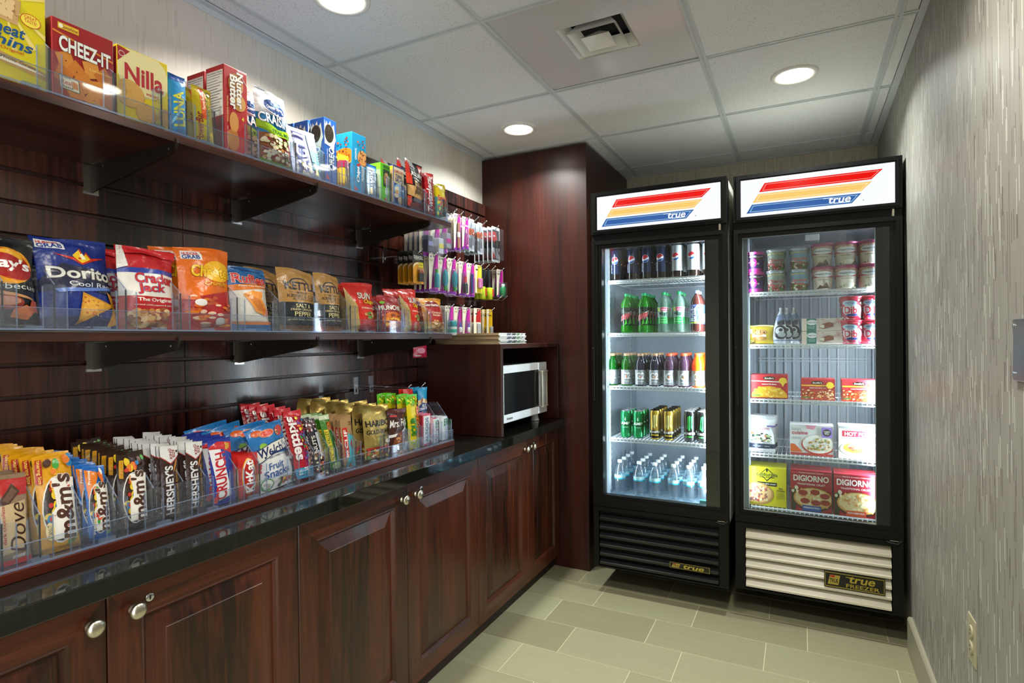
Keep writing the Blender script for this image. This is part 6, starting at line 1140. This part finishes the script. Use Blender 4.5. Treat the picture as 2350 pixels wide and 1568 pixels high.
for (u, lab) in ((1955, 'red ice cream bites tub, left of its twin'), (2003, 'red ice cream bites tub, by the lamp cover')): GP(t_dibs, u, 770, yg+.01, GZ[1]+.0005, lab, 'ice cream', 2, .09, 0, .0995)
def d_cook(w=.108): return bag('frozen_cookie_bag', w, .085, .05, '#d8bc3a', [E(.45, .45, .3, .18, '#e4e0d8'), E(.5, .62, .3, .16, '#c9985c'), E(.48, .3, .28, .12, '#b9854a'), SC(.3, .5, .7, .75, ['#4a2a1c'], 8, .03, .02, 3), R(.05, .55, .2, .8, '#efe8d8'), SC(.05, .05, .3, .2, ['#5a3420', '#f0e0b0'], 8, .04, .03, 2), R(0, .9, 1, 1, '#e8dca0')], seed=71, full=.6)
GP(d_cook, 1745, 765, yg+.03, GZ[1]+.001, 'yellow frozen cookie sandwich bag', 'frozen snack', 2, .07)
def cone():
    t = empty('ice_cream_cone'); g = G(); h = .15; w = .052
    vs = []; N = 16
    for (r, z) in ((.012, 0), (.03, .004), (.0315, .03), (.028, .07), (.017, .12), (.004, h)):
        for k in range(N): a = 2*PI*k/N; rr = r*(1+.06*math.cos(5*a+z*60)); vs.append((rr*math.cos(a), rr*math.sin(a)*.75, z))
    fs = [(i*N+k, i*N+(k+1) % N, (i+1)*N+(k+1) % N, (i+1)*N+k) for i in range(5) for k in range(N)]; g.add(vs, fs, M('#c9ced6', 'foil'), True)
    def F(s, t_): 
        s = np.asarray(s, float); t_ = np.asarray(t_, float); z = t_*.14; r = np.interp(z, [0, .004, .03, .07, .12, h], [.012, .03, .0315, .028, .017, .004])*1.07; a = -PI/2+(s-.5)*2.6
        return np.stack([r*np.cos(a), r*.75*np.sin(a), z], 1)
    decal(g, F, [R(0, .0, 1, .12, '#2a6ca8'), E(.5, .38, .36, .22, '#2a2c34'), E(.45, .42, .22, .12, '#d8dce2'), E(.55, .3, .2, .08, '#aeb4be'), E(.5, .45, .1, .05, '#3a3c44'), P([(.1, .9), (.9, .98), (.8, .8), (.2, .7)], '#6a7ea4'), P([(.25, .7), (.8, .78), (.75, .62), (.3, .6)], '#3a3a50'), P([(.9, 0), (1, 0), (1, 1), (.88, 1)], '#2a7ab4')], 'foil', True, .0005, .0001, cut=(8, 8)); g.ob('wrapper', t); G().lathe([(.003, .0), (.006, .014), (.004, .015)], M('#dfe3e8', 'foil'), 10, (0, 0)).ob('tip', t, (0, 0, h-.004)); return t
for (u, s) in ((1792, 'leftmost'), (1806, 'second'), (1822, 'third')): GP(cone, u, 780, yg+.01+(u-1792)*.0006, GZ[1]+.001, 'upright silver wrapped ice cream cone, %s in its group' % s, 'ice cream', 2, .07)
def d_hbar(w=.155): return carton('ice_cream_bar_box', w, .055, .11, '#e8dcd4', [SC(0, .5, 1, 1, ['#d8949c', '#e8c0b8'], 40, .02, .05, 3), R(0, 0, .12, 1, '#ead8c8'), R(.12, 0, .36, 1, '#1a7a6c'), E(.25, .68, .13, .22, '#eceef0'), T('Häagen-Dazs', .25, .68, .22, .13, '#3a3a5a'), T('vanilla milk\nchocolate', .24, .28, .18, .2, '#cfe4dc'), P([(.44, .25), (.55, .15), (.8, .35), (.78, .62), (.66, .68), (.46, .5)], '#8a4a30'), P([(.45, .28), (.56, .22), (.56, .48), (.46, .5)], '#eee6d4')])
for k, s in ((0, 'lower'), (1, 'upper')): o = d_hbar(); o.location = (XY(1886, 770, yg), yg, GZ[1]+.0005+k*.0562); o.rotation_euler = (0, 0, 0); tag(o, 'flat white and green ice cream bar box, %s one' % s, 'ice cream', GS)
def d_mac(w=.15): return carton('frozen_meal_box', w, .107, .045, '#b01f2a', [E(.5, .86, .17, .08, '#17140f'), E(.5, .86, .155, .065, '#2a2418'), T("Stouffer's", .5, .86, .26, .07, '#efe6d0', b=.02, sh=.2), P([(0, .76), (1, .72), (1, .68), (0, .72)], '#e8d8d0'), T('macaroni & cheese', .5, .61, .4, .06, '#f4ece0', b=.02), E(.5, .1, .5, .42, '#d9a41c'), SC(.12, .04, .88, .46, ['#e8c04a', '#d8a02a', '#f0d060'], 60, .05, .045, 5), E(.88, .76, .11, .14, '#e0c02a'), P([(.83, .66), (.88, .5), (.93, .66)], '#e8c83a'), R(.02, .1, .25, .15, '#4a7a3a'), R(.0, .0, 1, .04, '#7c1418')])
def d_las(w=.13): return carton('frozen_meal_box', w, .092, .045, '#b8202a', [E(.48, .83, .18, .09, '#17140f'), T("Stouffer's", .48, .83, .28, .08, '#efe6d0', b=.02, sh=.2), R(0, .66, 1, .73, '#e8b02a'), T('lasagna with meat & sauce', .5, .58, .5, .06, '#f4ece0', b=.02), R(0, .0, 1, .48, '#a83a1c'), SC(.02, .06, .98, .5, ['#d8642a', '#e8b878', '#b82f1c', '#f0d0a0'], 80, .04, .035, 8), E(.86, .72, .11, .16, '#e0c02a'), R(.02, .1, .25, .15, '#4a7a3a')])
GP(d_mac, 1765, 885, .95, GZ[2]+.0005, 'red macaroni and cheese box in the freezer', 'frozen meal', 2, .05)
GP(d_las, 1877, 890, .95, GZ[2]+.0005, 'red lasagna box in the middle of its freezer shelf', 'frozen meal', 2, .05)
GP(d_las, 1973, 890, .945, GZ[2]+.0005, 'red lasagna box beside the freezer lamp cover', 'frozen meal', 2, .05)
def d_lean(w=.112): return bag('frozen_meal_bag', w, .165, .035, '#cfd2d4', [R(0, .9, 1, 1, '#b4b8bc'), T('Cuisine', .5, .66, .6, .08, '#c27a8c', b=.01, sh=.1), E(.5, .42, .42, .14, '#e8e8e4'), SC(.15, .3, .85, .52, ['#3c5c3a', '#a8b88c', '#2c3a34', '#b87a4a', '#e4e0d4'], 50, .06, .025, 9), R(0, .12, 1, .24, '#2c3448'), T('roasted chicken', .5, .18, .6, .03, '#c8ccd8'), R(.7, .7, 1, .74, '#6a5a9c'), T('Cuisine', .4, .06, .4, .04, '#c89aa8')], seed=72, full=.6, wr=1.2)
GP(d_lean, 1748, 1000, .95, GZ[3]+.001, 'pale grey frozen chicken meal bag', 'frozen meal', 3, .03, .003, 0, .12)
def d_cui(w=.168): return carton('frozen_meal_box', w, .135, .04, '#dfe0e2', [T('lean', .15, .86, .22, .1, '#b8bac0', b=.02), T('cuisine', .23, .74, .38, .12, '#b8304c', b=.02), T('GLAZED\nCHICKEN', .16, .56, .24, .07, '#9a9ca4'), R(.0, .0, 1, .08, '#a83028'), P([(.0, .36), (.1, .36), (.3, .1), (.0, .1)], '#d8642a'), E(.66, .36, .4, .32, '#b83a2c'), E(.66, .39, .37, .3, '#eceae4'), SC(.42, .2, .92, .56, ['#c89a4c', '#d8cfa8', '#a87a34', '#7a8c4a', '#e8e0cc'], 60, .035, .03, 4), P([(.35, 1), (.62, 1), (.55, .86), (.4, .88)], '#d890a4'), R(.74, .62, .98, .95, '#8a6cc0'), E(.86, .78, .1, .12, '#22242c'), T("CHEF'S\nPICK", .86, .78, .14, .12, '#d8d4cc', b=.02)])
GP(d_cui, 1862, 1005, .95, GZ[3]+.0005, 'white chicken and rice meal box with a dark badge', 'frozen meal', 2, .045)
def d_hot(w=.165): return carton('frozen_meal_box', w, .14, .045, '#e4e0dc', [P([(.08, .86), (.95, .86), (1, .8), (1, .68), (.08, .68)], '#b0203a'), T('HOT POCKETS', .56, .765, .86, .12, '#f0ecec', b=.045), R(.62, .0, 1, .62, '#b82a4c'), E(.38, .3, .36, .22, '#d8d4cc'), E(.4, .34, .3, .16, '#d9a84a'), E(.38, .38, .18, .1, '#efe4c8'), SC(.25, .25, .55, .42, ['#c2705c', '#efe0b0', '#e0b040'], 14, .05, .03, 4), T('HAM &\nCHEESE', .82, .5, .28, .14, '#f0e8e8', b=.02), R(0, .93, 1, 1, '#9aa0a4')])
GP(d_hot, 1976, 1010, .945, GZ[3]+.0005, 'white and red stuffed sandwich box by the freezer lamp cover', 'frozen meal', 2, .048)
def d_cpk(w=.158): return carton('pizza_box', w, .175, .028, '#d0c81c', [P([(.5, .99), (.7, .82), (.5, .64), (.3, .82)], '#1c221a'), P([(.5, .965), (.67, .82), (.5, .675), (.33, .82)], '#d0c81c'), P([(.47, .93), (.5, .97), (.53, .93), (.5, .86)], '#1c221a'), T('california', .5, .82, .56, .09, '#1c3a1c', b=.02, o='#d0c81c'), T('PIZZA KITCHEN', .5, .745, .4, .035, '#1c221a', b=.03), R(.24, .52, .76, .62, '#22261c'), T('crispy thin crust', .5, .57, .46, .045, '#e8e8d8', b=.02), T('bbq\nchicken', .86, .45, .22, .11, '#3a2a14', b=.02), E(.22, .3, .46, .3, '#b98a4c'), E(.22, .31, .4, .26, '#d8b078'), SC(.0, .12, .5, .48, ['#a84a4c', '#e0c898', '#8a5a5c', '#e8d8b0', '#b07050'], 60, .035, .03, 4), [R(.74, .36-.03*i, .96, .37-.03*i, '#8a8418') for i in range(6)], R(.05, .04, .3, .08, '#a8a018')])
def d_dig(txt, col, top): return lambda w=.158: carton('pizza_box', w, .178, .028, '#a81c30', [R(0, .93, 1, .96, '#c8485a'), T('FRESH BAKED TASTE', .5, .945, .6, .022, '#f0dcdc'), T('DIGIORNO', .5, .81, .88, .15, '#f0e8e4', b=.03), T('TRADITIONAL CRUST', .5, .665, .7, .045, '#f0e0dc', b=.02), R(0, .0, .12, .6, '#2c2a1c'), SC(0, .35, .2, .58, ['#3c6a2c', '#b82a24', '#e8e0c8'], 10, .05, .04, 3), E(.55, .3, .52, .3, '#3a1c14'), E(.55, .32, .49, .27, '#c9944a'), E(.55, .33, .45, .235, '#e2c890'), SC(.15, .12, .95, .54, ['#f0e2b8', '#e0b070', '#d09050'], 50, .045, .03, 6), top, R(.28, .0, .75, .14, col), T(txt, .515, .085, .4, .04, '#f0ece8', b=.02)])
pep = [E(s, t, .12, .07, '#9c2c28') for s, t in ((.3, .45), (.6, .48), (.84, .4), (.35, .25), (.62, .22), (.85, .24))]
GP(d_cpk, 1760, 1100, .95, GZ[4]+.0005, 'bright yellow pizza box on the freezer floor', 'pizza', 4, .031, 0, 0, .0)
GP(d_dig('PEPPERONI PIZZA', '#24509c', pep), 1861, 1110, .94, GZ[4]+.0005, 'red pepperoni pizza box with blue tag', 'pizza', 4, .031)
GP(d_dig('FOUR CHEESE PIZZA', '#d8502a', []), 1963, 1120, .93, GZ[4]+.0005, 'red cheese pizza box with orange tag', 'pizza', 4, .031)
